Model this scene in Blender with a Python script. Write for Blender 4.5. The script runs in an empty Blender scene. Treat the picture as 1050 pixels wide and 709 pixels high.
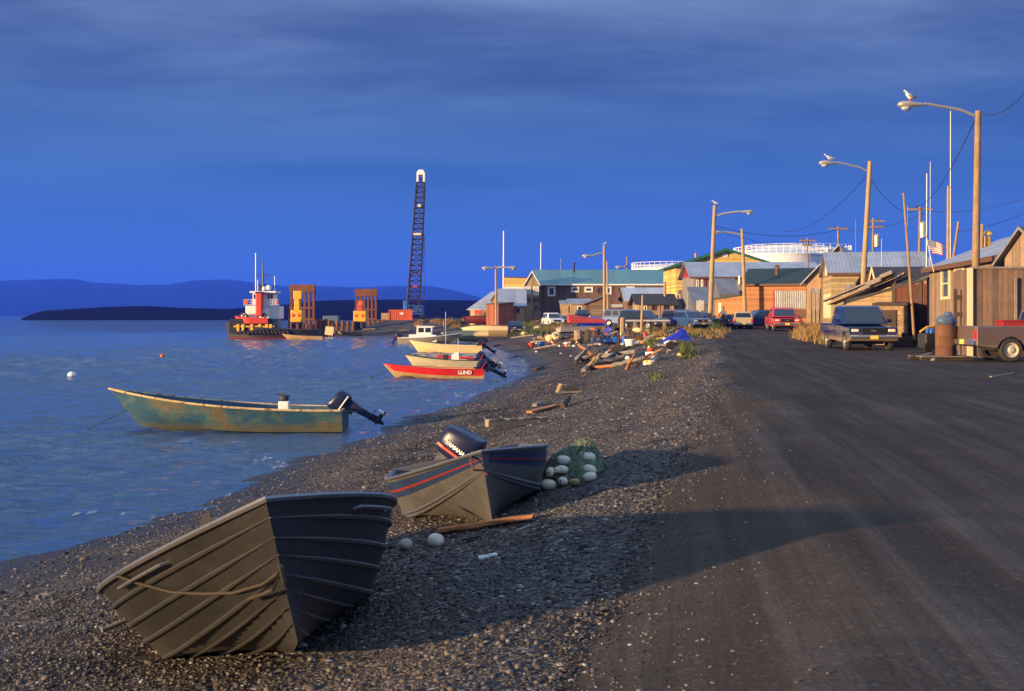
import bpy, bmesh, math, random
import numpy as np
from mathutils import Vector, Matrix, noise
random.seed(7); RNG = np.random.default_rng(7)
PI = math.pi
SC = bpy.context.scene
COL = SC.collection
F = 1300.0; CX = 525.0; HY = 323.0; ZC = 3.05      # the photograph's lens: pixels per unit slope, principal column, horizon row, eye height

# ------------------------------------------------------------------ materials
MATS = {}
class NT:
    def __init__(s, name):
        s.m = bpy.data.materials.new(name); s.m.use_nodes = True; s.t = s.m.node_tree
        s.t.nodes.clear(); s.out = s.t.nodes.new('ShaderNodeOutputMaterial')
    def n(s, typ, props=None, **ins):
        nd = s.t.nodes.new('ShaderNode' + typ)
        for k, v in (props or {}).items(): setattr(nd, k, v)
        for k, v in ins.items():
            k = int(k[1:]) if k[0] == '_' and k[1:].isdigit() else k.replace('_', ' ')
            if isinstance(v, bpy.types.NodeSocket): s.t.links.new(v, nd.inputs[k])
            else: nd.inputs[k].default_value = v
        return nd
    def math(s, op, a, b=0.0, c=0.0):
        return s.n('Math', {'operation': op}, _0=a, _1=b, _2=c).outputs[0]
    def mix(s, fac, a, b, blend='MIX'):
        nd = s.t.nodes.new('ShaderNodeMix'); nd.data_type = 'RGBA'; nd.blend_type = blend
        for i, v in ((0, fac), (6, a), (7, b)):
            if isinstance(v, bpy.types.NodeSocket): s.t.links.new(v, nd.inputs[i])
            else: nd.inputs[i].default_value = v if i == 0 else (tuple(v) + (1,))[:4]
        return nd.outputs[2]
    def ramp(s, fac, stops):
        nd = s.t.nodes.new('ShaderNodeValToRGB'); s.t.links.new(fac, nd.inputs[0])
        e = nd.color_ramp.elements
        while len(e) < len(stops): e.new(0.5)
        for el, (p, c) in zip(e, stops):
            el.position = p; el.color = (tuple(c) + (1,))[:4] if not isinstance(c, (int, float)) else (c, c, c, 1)
        return nd.outputs[0]
    def smooth(s, v, a, b):
        return s.n('MapRange', {'interpolation_type': 'SMOOTHSTEP'}, _0=v, _1=a, _2=b).outputs[0]
    def done(s, **ins):
        p = s.n('BsdfPrincipled', **ins); s.t.links.new(p.outputs[0], s.out.inputs[0]); return s.m
    def noise(s, vec, scale, detail=5, rough=.6, dist=0):
        return s.n('TexNoise', Vector=vec, Scale=scale, Detail=detail, Roughness=rough, Distortion=dist).outputs[0]
    def scaled(s, vec, sx, sy, sz):
        return s.n('VectorMath', {'operation': 'MULTIPLY'}, _0=vec, _1=(sx, sy, sz)).outputs[0]

def mat(name, col, rough=.7, metal=0.0, var=.25, scale=2.5, pat=None, patw=.15, axis='v', bump=.25, dirt=None, streak=0, coat=0, rust=None, spec=.4):
    if name in MATS: return MATS[name]
    s = NT(name); tc = s.n('TexCoord').outputs['Object']
    x, y, z = s.n('SeparateXYZ', _0=tc).outputs[:3]
    n1 = s.noise(tc, scale, 6, .65); n2 = s.noise(tc, scale * 9, 4, .6)
    v = s.math('ADD', s.math('MULTIPLY', n1, .7), s.math('MULTIPLY', n2, .3))
    mult = s.math('ADD', s.math('MULTIPLY', s.math('SUBTRACT', v, .5), var * 4.5), 1.0)
    height = s.math('MULTIPLY', n2, .35)
    if pat:
        c = {'v': s.math('ADD', x, y), 'h': z, 'x': x, 'y': y, 'd': s.math('ADD', z, s.math('MULTIPLY', y, .4))}[axis]
        q = s.math('DIVIDE', c, patw)
        if pat == 'boards':
            wn = s.n('TexWhiteNoise', {'noise_dimensions': '1D'}, W=s.math('FLOOR', q)).outputs[0]
            mult = s.math('MULTIPLY', mult, s.math('ADD', s.math('MULTIPLY', wn, .5), .75))
            fr = s.math('FRACT', q)
            gap = s.math('MULTIPLY', s.smooth(fr, 0, .1), s.smooth(s.math('SUBTRACT', 1.0, fr), 0, .06))
            mult = s.math('MULTIPLY', mult, s.math('ADD', s.math('MULTIPLY', gap, .55), .45))
            height = s.math('ADD', height, gap)
        else:
            height = s.math('ADD', s.math('MULTIPLY', height, .2), s.math('MULTIPLY', s.math('SINE', s.math('MULTIPLY', q, 2 * PI)), .6))
            wn = s.n('TexWhiteNoise', {'noise_dimensions': '1D'}, W=s.math('FLOOR', s.math('DIVIDE', q, 5))).outputs[0]
            mult = s.math('MULTIPLY', mult, s.math('ADD', s.math('MULTIPLY', wn, .25), .875))
    if streak:
        st = s.noise(s.scaled(tc, 5, 5, .5), 3, 4)
        mult = s.math('MULTIPLY', mult, s.math('ADD', s.math('MULTIPLY', st, streak * 2), 1 - streak))
    c = s.n('VectorMath', {'operation': 'SCALE'}, _0=col, Scale=mult).outputs[0]
    if rust:
        c = s.mix(s.smooth(s.noise(tc, scale * 1.7, 7, .7, .4), rust[1], rust[1] + .12), c, rust[0])
    r = rough
    if dirt:
        e = s.math('ADD', z, s.math('MULTIPLY', s.math('SUBTRACT', n1, .5), dirt[2] if len(dirt) > 2 else .5))
        f = s.math('SUBTRACT', 1.0, s.smooth(e, dirt[1] * .6, dirt[1] * 1.25))
        c = s.mix(f, c, dirt[0]); r = s.math('ADD', rough, s.math('MULTIPLY', f, .4))
    ins = dict(Base_Color=c, Roughness=r, Metallic=metal, Coat_Weight=coat, Specular_IOR_Level=spec)
    if bump:
        ins['Normal'] = s.n('Bump', Strength=min(1, bump), Distance=.02, Height=height).outputs[0]
    MATS[name] = s.done(**ins); return MATS[name]

def glass(name='window_glass', col=(.02, .025, .035), rough=.06):
    if name in MATS: return MATS[name]
    s = NT(name); MATS[name] = s.done(Base_Color=col + (1,), Roughness=rough, Specular_IOR_Level=.9); return MATS[name]

# ------------------------------------------------------------------ mesh building
class MB:
    def __init__(s): s.v = []; s.f = []
    def add(s, vs, fs):
        o = len(s.v); s.v += [tuple(p) for p in vs]; s.f += [tuple(i + o for i in f) for f in fs]; return s
    def box(s, cx, cy, cz, sx, sy, sz, M=None):
        p = [Vector((a * sx / 2, b * sy / 2, c * sz / 2)) for a in (-1, 1) for b in (-1, 1) for c in (-1, 1)]
        if M is not None: p = [M @ q for q in p]
        c = Vector((cx, cy, cz))
        return s.add([q + c for q in p], [(0, 1, 3, 2), (4, 6, 7, 5), (0, 4, 5, 1), (2, 3, 7, 6), (0, 2, 6, 4), (1, 5, 7, 3)])
    def bar(s, a, b, w, h=None):
        a = Vector(a); b = Vector(b); d = b - a
        q = d.to_track_quat('X', 'Z').to_matrix()
        m = (a + b) / 2
        return s.box(m.x, m.y, m.z, d.length, w, h or w, q)
    def tube(s, pts, r, n=8, cap=True):
        pts = [Vector(p) for p in pts]; rs = r if isinstance(r, (list, tuple)) else [r] * len(pts)
        o = len(s.v); up = Vector((0, 0, 1)); last = None
        for i, p in enumerate(pts):
            d = (pts[min(i + 1, len(pts) - 1)] - pts[max(i - 1, 0)]).normalized()
            if last is None:
                last = d.cross(up if abs(d.z) < .95 else Vector((1, 0, 0))).normalized()
            a = (last - d * last.dot(d)).normalized(); b = d.cross(a); last = a
            for k in range(n):
                t = 2 * PI * k / n; s.v.append(tuple(p + a * math.cos(t) * rs[i] + b * math.sin(t) * rs[i]))
        for i in range(len(pts) - 1):
            for k in range(n):
                s.f.append((o + i * n + k, o + i * n + (k + 1) % n, o + (i + 1) * n + (k + 1) % n, o + (i + 1) * n + k))
        if cap:
            s.f.append(tuple(o + k for k in range(n))[::-1]); s.f.append(tuple(o + (len(pts) - 1) * n + k for k in range(n)))
        return s
    def lathe(s, prof, n=16, c=(0, 0, 0), axis='z'):
        o = len(s.v)
        for r, h in prof:
            for k in range(n):
                t = 2 * PI * k / n; a, b = r * math.cos(t), r * math.sin(t)
                p = {'z': (a, b, h), 'y': (a, h, b), 'x': (h, a, b)}[axis]
                s.v.append((p[0] + c[0], p[1] + c[1], p[2] + c[2]))
        for i in range(len(prof) - 1):
            for k in range(n):
                s.f.append((o + i * n + k, o + i * n + (k + 1) % n, o + (i + 1) * n + (k + 1) % n, o + (i + 1) * n + k))
        if prof[0][0] > 1e-4: s.f.append(tuple(o + k for k in range(n))[::-1])
        if prof[-1][0] > 1e-4: s.f.append(tuple(o + (len(prof) - 1) * n + k for k in range(n)))
        return s
    def prism(s, poly, a0, a1, axis='y'):
        n = len(poly); vs = []
        for a in (a0, a1):
            for p, q in poly:
                vs.append({'y': (p, a, q), 'x': (a, p, q), 'z': (p, q, a)}[axis])
        return s.add(vs, [tuple(range(n))[::-1], tuple(range(n, 2 * n))] + [(i, (i + 1) % n, n + (i + 1) % n, n + i) for i in range(n)])
    def loft(s, secs, cap=True, closed=True):
        n = len(secs[0]); vs = [p for q in secs for p in q]; fs = []
        for i in range(len(secs) - 1):
            for k in range(n if closed else n - 1):
                fs.append((i * n + k, i * n + (k + 1) % n, (i + 1) * n + (k + 1) % n, (i + 1) * n + k))
        if cap: fs += [tuple(range(n))[::-1], tuple((len(secs) - 1) * n + k for k in range(n))]
        return s.add(vs, fs)
    def ball(s, c, r, n=12, m=8, jit=0):
        r = r if isinstance(r, (tuple, list)) else (r, r, r); vs = [(c[0], c[1], c[2] - r[2])]; fs = []
        for i in range(1, m):
            t = PI * i / m
            for k in range(n):
                a = 2 * PI * k / n; j = 1 + random.uniform(-jit, jit)
                vs.append((c[0] + r[0] * math.sin(t) * math.cos(a) * j, c[1] + r[1] * math.sin(t) * math.sin(a) * j, c[2] - r[2] * math.cos(t) * j))
        vs.append((c[0], c[1], c[2] + r[2])); L = len(vs) - 1
        for k in range(n): fs += [(0, 1 + (k + 1) % n, 1 + k), (L, 1 + (m - 2) * n + k, 1 + (m - 2) * n + (k + 1) % n)]
        for i in range(m - 2):
            for k in range(n): fs.append((1 + i * n + k, 1 + i * n + (k + 1) % n, 1 + (i + 1) * n + (k + 1) % n, 1 + (i + 1) * n + k))
        return s.add(vs, fs)
    def quad(s, *p): return s.add(p, [tuple(range(len(p)))])
    def build(s, name, m, parent=None, smooth=False, bevel=0, recalc=True):
        me = bpy.data.meshes.new(name); me.from_pydata(s.v, [], s.f)
        if recalc:
            b = bmesh.new(); b.from_mesh(me); bmesh.ops.recalc_face_normals(b, faces=b.faces); b.to_mesh(me); b.free()
        if smooth:
            me.polygons.foreach_set('use_smooth', [True] * len(me.polygons))
            if smooth != 'all':
                try: me.set_sharp_from_angle(angle=math.radians(42))
                except Exception: pass
        me.materials.append(m)
        o = bpy.data.objects.new(name, me); COL.objects.link(o)
        if parent: o.parent = parent
        if bevel:
            md = o.modifiers.new('bevel', 'BEVEL'); md.width = bevel; md.segments = 2; md.limit_method = 'ANGLE'; md.angle_limit = math.radians(40)
        return o

def tag(o, label, cat, group=None, kind=None):
    o['label'] = label; o['category'] = cat
    if group: o['group'] = group
    o['kind'] = kind or 'thing'
    return o
def thing(name, label, cat, loc=(0, 0, 0), rot=(0, 0, 0), group=None, scale=None):
    o = bpy.data.objects.new(name, None); COL.objects.link(o); o.location = loc
    o.rotation_euler = rot if isinstance(rot, (tuple, list)) else (0, 0, rot)
    if scale: o.scale = (scale,) * 3
    o.empty_display_size = .2
    return tag(o, label, cat, group)
def struct(o): o['kind'] = 'structure'; return o
def lettering(text, parent, loc, rot, size, m, name='lettering', shear=0, bold=0.012):
    cu = bpy.data.curves.new(name, 'FONT'); cu.body = text; cu.size = size; cu.extrude = .004; cu.offset = bold; cu.align_x = 'CENTER'; cu.align_y = 'CENTER'; cu.shear = shear
    tmp = bpy.data.objects.new(name, cu); me = bpy.data.meshes.new_from_object(tmp); bpy.data.objects.remove(tmp); me.materials.clear(); me.materials.append(m)
    o = bpy.data.objects.new(name, me); COL.objects.link(o); o.parent = parent; o.location = loc; o.rotation_euler = rot; return o

# ------------------------------------------------------------------ terrain
def WP(px, py, D): return Vector(((px - CX) / F * D, D, ZC - (py - HY) / F * D))
SHORE = [(-13, -35), (-8.6, 0), (-7.5, 6), (-6.07, 15.4), (-4.8, 23), (-3.35, 34.8), (-.96, 50), (.35, 62), (1.06, 76), (.7, 88), (-.8, 107), (-3.7, 137),
         (-9.5, 163), (-16, 178), (-27, 183), (-36, 190), (-40, 215), (-36, 260), (-20, 310), (30, 360), (120, 440), (420, 560), (520, 200), (520, -35)]
ROADL = [(-35, -1.6), (0, -.55), (5.3, .02), (6.6, .28), (9.4, .83), (15.4, 2.07), (23.8, 3.75), (34.2, 5.7), (44.3, 7.6), (54, 9.3), (64, 10.4), (85, 13.2), (105, 16.8), (135, 23)]
ROADR = [(-35, 60), (45, 60), (52, 30), (58, 17.6), (75, 19.2), (88, 20.5), (105, 24), (135, 33)]
def lerp_tab(tab, y): return np.interp(y, [t[0] for t in tab], [t[1] for t in tab])
def sstep(v, a, b):
    t = np.clip((v - a) / (b - a), 0, 1); return t * t * (3 - 2 * t)
def shore_dist(x, y):
    P = np.array(SHORE, float); Q = np.roll(P, -1, 0)
    d = np.full(x.shape, 1e9); ins = np.zeros(x.shape, bool)
    for (ax, ay), (bx, by) in zip(P, Q):
        dx, dy = bx - ax, by - ay; t = np.clip(((x - ax) * dx + (y - ay) * dy) / (dx * dx + dy * dy), 0, 1)
        d = np.minimum(d, np.hypot(x - ax - t * dx, y - ay - t * dy))
        c = ((ay > y) != (by > y)); xi = ax + (y - ay) / (dy if abs(dy) > 1e-9 else 1e-9) * dx
        ins ^= c & (x < xi)
    return np.where(ins, d, -d)
def land(y): return 1.55 + .72 * sstep(y, 45, 170)
def wob(x, y): return .035 * np.sin(x * 1.3 + .7 * np.sin(y * .9)) * np.cos(y * .83 + .5 * x) + .02 * np.sin(3.1 * x + 1.7 * y) * np.sin(2.3 * y - 1.1 * x)
def road_in(x, y): return np.minimum(x - lerp_tab(ROADL, y), np.minimum(lerp_tab(ROADR, y) - x, 132 - y))
def zland(x, y):
    d = shore_dist(x, y) + .25 * np.sin(y * .55) * sstep(60 - y, 0, 20) + .12 * np.sin(y * 1.7)
    w = 9 + 8 * sstep(y, 120, 170)
    t = np.clip(d / w, 0, 1); z = land(y) * t ** 1.25
    r = road_in(x, y); k = 1 - sstep(r, -1.6, .2)
    z = np.where(d > 0, z + wob(x, y) * np.clip(t * 4, 0, 1) * (.15 + .85 * k), d * .16)
    bump = .09 * np.exp(-((r + .55) / .5) ** 2) * sstep(r, -3, -.4) * (0.4 + .6 * np.sin(y * .31) ** 2) * sstep(70 - y, 0, 20)
    return np.maximum(z + bump * (d > 3), -4)
def ground_arr(x, y):
    r = road_in(x, y); return zland(x, y)
def gz(x, y): return float(zland(np.array([x], float), np.array([y], float))[0])
def G(px, py, lo=3.0, hi=330.0):
    D = np.geomspace(lo, hi, 1500); x = (px - CX) / F * D; z = ZC - (py - HY) / F * D
    g = np.maximum(zland(x, D), 0); i = np.argmax(z <= g)
    if not (z <= g).any(): i = len(D) - 1
    return Vector((x[i], D[i], g[i]))

def grid_mesh(name, xs, ys, zfun, m, keep=None):
    X, Y = np.meshgrid(xs, ys); Z = zfun(X.ravel(), Y.ravel()); nx, ny = len(xs), len(ys)
    co = np.stack([X.ravel(), Y.ravel(), Z], 1).astype(np.float32)
    i = np.arange(nx * ny).reshape(ny, nx)
    q = np.stack([i[:-1, :-1], i[:-1, 1:], i[1:, 1:], i[1:, :-1]], -1).reshape(-1, 4)
    if keep is not None:
        k = keep(co[q].mean(1)); q = q[k]
    return raw_mesh(name, co, q, m)
def raw_mesh(name, co, q, m, smooth=True):
    k = q.shape[1]; me = bpy.data.meshes.new(name); me.vertices.add(len(co)); me.vertices.foreach_set('co', np.ascontiguousarray(co, np.float32).ravel())
    me.loops.add(q.size); me.loops.foreach_set('vertex_index', q.ravel().astype(np.int32))
    me.polygons.add(len(q)); me.polygons.foreach_set('loop_start', np.arange(0, q.size, k, dtype=np.int32)); me.polygons.foreach_set('loop_total', np.full(len(q), k, np.int32))
    me.polygons.foreach_set('use_smooth', np.full(len(q), smooth)); me.update(calc_edges=True); me.validate()
    me.materials.append(m); o = bpy.data.objects.new(name, me); COL.objects.link(o); return o

def m_beach():
    s = NT('beach_gravel'); tc = s.n('TexCoord').outputs['Object']
    x, y, z = s.n('SeparateXYZ', _0=tc).outputs[:3]
    w = s.n('VectorMath', {'operation': 'ADD'}, _0=tc, _1=s.n('VectorMath', {'operation': 'SCALE'}, _0=s.n('TexNoise', Vector=tc, Scale=9.0).outputs[1], Scale=.06).outputs[0]).outputs[0]
    cols = [(0, (.03, .027, .028)), (.3, (.06, .053, .050)), (.55, (.105, .09, .081)), (.8, (.155, .126, .105)), (.93, (.24, .21, .185)), (1, (.45, .42, .39))]
    v1 = s.n('TexVoronoi', Vector=w, Scale=22.0); v2 = s.n('TexVoronoi', Vector=w, Scale=55.0)
    r1 = s.n('SeparateColor', _0=v1.outputs['Color']).outputs[0]; r2 = s.n('SeparateColor', _0=v2.outputs['Color']).outputs[1]
    c1 = s.ramp(r1, cols); c2 = s.ramp(r2, cols)
    big = s.noise(tc, .55, 6, .65); mid = s.noise(s.scaled(tc, 1, .45, 1), 1.6, 5, .6)
    c = s.mix(s.smooth(mid, .4, .6), c1, c2)
    c = s.mix(1.0, c, s.ramp(big, [(.3, (.52, .52, .54)), (.5, (.85, .82, .81)), (.7, (1.15, 1.08, 1.02))]), 'MULTIPLY')
    wet = s.math('SUBTRACT', 1.0, s.smooth(s.math('ADD', z, s.math('MULTIPLY', s.math('SUBTRACT', big, .5), .25)), .03, .22))
    c = s.mix(s.math('MULTIPLY', wet, .6), c, (.018, .016, .017))
    # wrack line: dark dried weed strewn along one height of the beach
    wr = s.math('MULTIPLY', s.smooth(s.noise(s.scaled(tc, 1.2, .5, 1), 4, 6, .7), .44, .56), s.math('SUBTRACT', 1.0, s.smooth(s.math('ABSOLUTE', s.math('SUBTRACT', z, .42)), .06, .22)))
    c = s.mix(s.math('MULTIPLY', wr, .75), c, (.022, .014, .010))
    # inland soil and short dry turf beyond the beach
    h = s.math('SUBTRACT', 1.0, s.math('ADD', v1.outputs['Distance'], s.math('MULTIPLY', v2.outputs['Distance'], .6)))
    h = s.math('ADD', h, s.math('MULTIPLY', s.noise(tc, 7, 4), .9))
    MATS['beach'] = s.done(Base_Color=c, Roughness=s.math('SUBTRACT', .9, s.math('MULTIPLY', wet, .5)), Normal=s.n('Bump', Strength=.9, Distance=.035, Height=h).outputs[0], Specular_IOR_Level=.12)
    return MATS['beach']
def m_road():
    s = NT('dirt_road'); tc = s.n('TexCoord').outputs['Object']
    st = s.n('Mapping', Vector=tc, Rotation=(0, 0, math.radians(7))).outputs[0]
    tr = s.noise(s.scaled(st, 2.2, .09, 1), 1.4, 5, .55); t2 = s.noise(s.scaled(st, 9, .22, 1), 1.0, 4, .6); big = s.noise(tc, .35, 4, .6); fine = s.noise(tc, 38, 4, .7); cross = s.noise(s.scaled(st, .35, 2.0, 1), 1.0, 4, .6)
    f = s.math('ADD', s.math('ADD', s.math('MULTIPLY', tr, .44), s.math('MULTIPLY', t2, .18)), s.math('ADD', s.math('MULTIPLY', big, .24), s.math('MULTIPLY', cross, .14)))
    c = s.ramp(f, [(.32, (.040, .030, .0245)), (.48, (.060, .0465, .038)), (.58, (.088, .070, .059)), (.72, (.14, .115, .10))])
    c = s.mix(1.0, c, s.ramp(fine, [(.25, .75), (.5, 1.0), (.75, 1.25)]), 'MULTIPLY')
    vo = s.n('TexVoronoi', Vector=tc, Scale=30.0); pe = s.n('SeparateColor', _0=vo.outputs['Color']).outputs[0]
    c = s.mix(s.math('MULTIPLY', s.smooth(pe, .9, .95), .10), c, (.26, .22, .18))
    h = s.math('ADD', s.math('ADD', s.math('MULTIPLY', tr, 1.3), s.math('MULTIPLY', cross, 1.2)), s.math('ADD', s.math('MULTIPLY', fine, .24), s.math('MULTIPLY', vo.outputs['Distance'], -.12)))
    MATS['road'] = s.done(Base_Color=c, Roughness=.95, Specular_IOR_Level=.05, Normal=s.n('Bump', Strength=.38, Distance=.05, Height=h).outputs[0]); return MATS['road']
def m_water():
    s = NT('sea_water'); tc = s.n('TexCoord').outputs['Object']
    rot = s.n('Mapping', Vector=tc, Rotation=(0, 0, math.radians(-14))).outputs[0]
    b = s.noise(s.scaled(rot, .6, 1.5, 1), 4.0, 5, .62, .5)
    far = s.noise(s.scaled(rot, .5, 1.5, 1), .9, 4, .6, .3)
    h = s.math('ADD', s.math('MULTIPLY', b, .34), s.math('MULTIPLY', s.math('MULTIPLY', far, .7), s.smooth(s.n('SeparateXYZ', _0=tc).outputs[1], 90, 200)))
    MATS['water'] = s.done(Base_Color=(.038, .086, .165, 1), Roughness=.05, IOR=1.333, Specular_IOR_Level=.5, Normal=s.n('Bump', Strength=1.0, Distance=.30, Height=h).outputs[0]); return MATS['water']

xs = np.concatenate([np.arange(-70, -16, 3), np.arange(-16, -8, .8), np.arange(-8, 12, .16), np.arange(12, 40, .8), np.arange(40, 110, 5), np.arange(110, 541, 30)])
ys = np.concatenate([np.arange(-40, 3, 2), np.arange(3, 20, .16), np.arange(20, 45, .35), np.arange(45, 110, .8), np.arange(110, 260, 2), np.arange(260, 600, 12)])
beach = grid_mesh('beach', xs, ys, lambda x, y: zland(x, y) - .07 * sstep(road_in(x, y), .05, .5), m_beach(), keep=lambda c: c[:, 2] > -2.5); struct(beach)
# the road: a sheet of its own with a ragged gravel edge
ry = np.concatenate([np.arange(-30, 3, 1.5), np.arange(3, 22, .16), np.arange(22, 60, .4), np.arange(60, 134, 1.5)])
ru = np.concatenate([np.linspace(0, .5, 60) ** 1.6 * 1.5, np.linspace(.5, 1, 30)[1:] * 1.0 + .0])
ru = np.unique(np.clip(ru / ru.max(), 0, 1))
rco = []
for yy in ry:
    jag = .20 * noise.noise((yy * .9, 3.3, 0)) + .13 * noise.noise((yy * 3.1, 8.1, 0)) + .06 * noise.noise((yy * 9.1, 1.1, 0))
    l = float(lerp_tab(ROADL, yy)) - .02 + jag; r = float(lerp_tab(ROADR, yy)) + .8 * noise.noise((yy * .3, 9.3, 4.0)); rco += [(l + (r - l) * u, yy, 0) for u in ru]
rco = np.array(rco); zz = zland(rco[:, 0], rco[:, 1])
e_ = np.tile(ru, len(ry)); zz += .02 - .03 * (1 - sstep(e_, 0, .004)); rco[:, 2] = zz
n_ = len(ru); i_ = np.arange(len(ry) * n_).reshape(len(ry), n_)
road = raw_mesh('road', rco, np.stack([i_[:-1, :-1], i_[:-1, 1:], i_[1:, 1:], i_[1:, :-1]], -1).reshape(-1, 4), m_road()); struct(road)
def gr(x, y): return gz(x, y) + (.02 if road_in(np.array([x]), np.array([y]))[0] > .05 else 0)
def wave(x, y):
    h = np.zeros_like(x); r = np.random.default_rng(11); ph = .8 * np.sin(x * .21 + 1.3 * np.sin(y * .17)) + .6 * np.sin(y * .33 - x * .12)
    for i in range(20):
        L = .28 * 1.135 ** i; a = -.35 + r.normal(0, .55); k = 2 * PI / L; amp = .0098 * L ** .62
        h += amp * np.sin(k * (x * math.sin(a) + y * math.cos(a)) + r.uniform(0, 6.28) + ph * (1 + i * .13))
    h = h + .55 * np.maximum(h, 0) ** 1.5 * 4
    env = .75 + .45 * np.sin(x * .11 + y * .07 + np.sin(y * .05)) * np.sin(y * .09 - x * .04)
    d = shore_dist(x, y); return h * np.clip(env, .3, 1.3) * (.35 + .65 * sstep(-d, .2, 5)) * (1 - .9 * sstep(y, 110, 230))
wx = np.concatenate([[-9000, -1500, -300, -150], np.arange(-90, -40, 1.2), np.arange(-40, -22, .4), np.arange(-22, 3, .13), [6, 60, 600, 9000]])
wy = np.concatenate([[-600, -40, -10, 0, 5], np.arange(9, 60, .13), np.arange(60, 110, .3), np.arange(110, 230, .9), [260, 300, 400, 1500, 9000]])
struct(grid_mesh('water', wx, wy, wave, m_water()))
# thin broken lines of foam where the ripples run out
fv = []; fq = []
for yy in np.arange(10, 74, .09):
    for row in range(3):
        a = noise.noise((yy * .45, row * 7.7, 0)) + .6 * noise.noise((yy * 2.1, row * 3.1, 5))
        if a < (.25, .42, .5)[row] or random.random() < .45: continue
        x = float(np.interp(yy, [p[1] for p in SHORE[:10]], [p[0] for p in SHORE[:10]])) - (.02, .55, 1.25)[row] - .25 * math.sin(yy * .55) - .12 * math.sin(yy * 1.7) + .1 * noise.noise((yy * 1.3, row, 9)); w = (.02 + .05 * a) * random.uniform(.3, 1.2); x += random.uniform(-.12, .12); o = len(fv); z = .035
        fv += [(x - w, yy - .05, z - .02), (x + w * .6, yy - .06, z - .02), (x + w, yy + .05, z), (x - w * .4, yy + .055, z + .012)]; fq.append((o, o + 1, o + 2, o + 3))
tag(raw_mesh('foam', np.array(fv), np.array(fq), mat('foam_white', (.20, .24, .31), .8, var=.5, scale=8, bump=0)), 'broken thin lines of white foam along the water edge', 'foam', kind='stuff')

# pebbles lying on the beach
def pebbles(name, pts, m, sub):
    b = bmesh.new(); bmesh.ops.create_icosphere(b, subdivisions=sub, radius=1); b.verts.ensure_lookup_table()
    bv = np.array([v.co[:] for v in b.verts]); bf = np.array([[v.index for v in f.verts] for f in b.faces]); b.free()
    N = len(pts); a = RNG.uniform(0, 2 * PI, N); sc = pts[:, 3:4] * np.stack([RNG.uniform(.8, 1.4, N), RNG.uniform(.6, 1.1, N), RNG.uniform(.4, .75, N)], 1)
    V = bv[None] * (1 + RNG.uniform(-.17, .17, (N, len(bv), 1))) * sc[:, None]
    x = V[..., 0] * np.cos(a)[:, None] - V[..., 1] * np.sin(a)[:, None]; y = V[..., 0] * np.sin(a)[:, None] + V[..., 1] * np.cos(a)[:, None]
    V = np.stack([x, y, V[..., 2]], -1) + pts[:, None, :3]
    q = (bf[None] + (np.arange(N) * len(bv))[:, None, None]).reshape(-1, 3)
    return raw_mesh(name, V.reshape(-1, 3), q, m)
s = NT('pebble_stone'); isl = s.n('NewGeometry').outputs['Random Per Island']; tcp = s.n('TexCoord').outputs['Object']
pc = s.ramp(isl, [(0, (.024, .022, .024)), (.3, (.056, .049, .047)), (.6, (.108, .09, .08)), (.8, (.15, .118, .097)), (.95, (.22, .195, .17)), (1, (.42, .39, .35))])
pc = s.mix(1.0, pc, s.ramp(s.noise(tcp, 60, 3), [(.3, (.58, .60, .64)), (.7, (.92, .94, .98))]), 'MULTIPLY')
M_PEB = s.done(Base_Color=pc, Roughness=.75, Specular_IOR_Level=.3)
def scatter(n, y0, y1, smin, smax, d0=.25, edge=.5, pw=2.2):
    y = RNG.uniform(y0, y1, n * 3); l = lerp_tab(ROADL, y); x = RNG.uniform(-9, 0, n * 3) + np.interp(y, [0, 20, 40, 60], [1.5, 3, 6.5, 10])
    k = (shore_dist(x, y) > d0) & (x < l + edge * RNG.random(n * 3) ** 2) & (np.abs((x) / y) < .48); x, y = x[k][:n], y[k][:n]
    sz = smin + (smax - smin) * RNG.random(len(x)) ** pw; z = zland(x, y)
    return np.stack([x, y, z + sz * .15, sz], 1)
P1 = np.concatenate([scatter(15000, 4, 13, .008, .026), scatter(220, 4.5, 16, .025, .05)])
P2 = np.concatenate([scatter(12000, 13, 32, .011, .03), scatter(3000, 30, 60, .02, .05), scatter(260, 14, 50, .03, .07)])
yr = 4 + 22 * RNG.random(5200) ** 1.3; xr = lerp_tab(ROADL, yr) + RNG.exponential(.30, 5200) - .08; P2 = np.concatenate([P2, np.stack([xr, yr, zland(xr, yr) + .02, .005 + .013 * RNG.random(5200) ** 2], 1)])
tag(pebbles('pebbles', P1, M_PEB, 2 if False else 1), 'loose rounded grey and brown pebbles strewn over the near beach', 'pebbles', kind='stuff')
tag(pebbles('pebbles', P2, M_PEB, 1), 'loose grey stones strewn over the farther beach and road edge', 'pebbles', kind='stuff')

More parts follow.
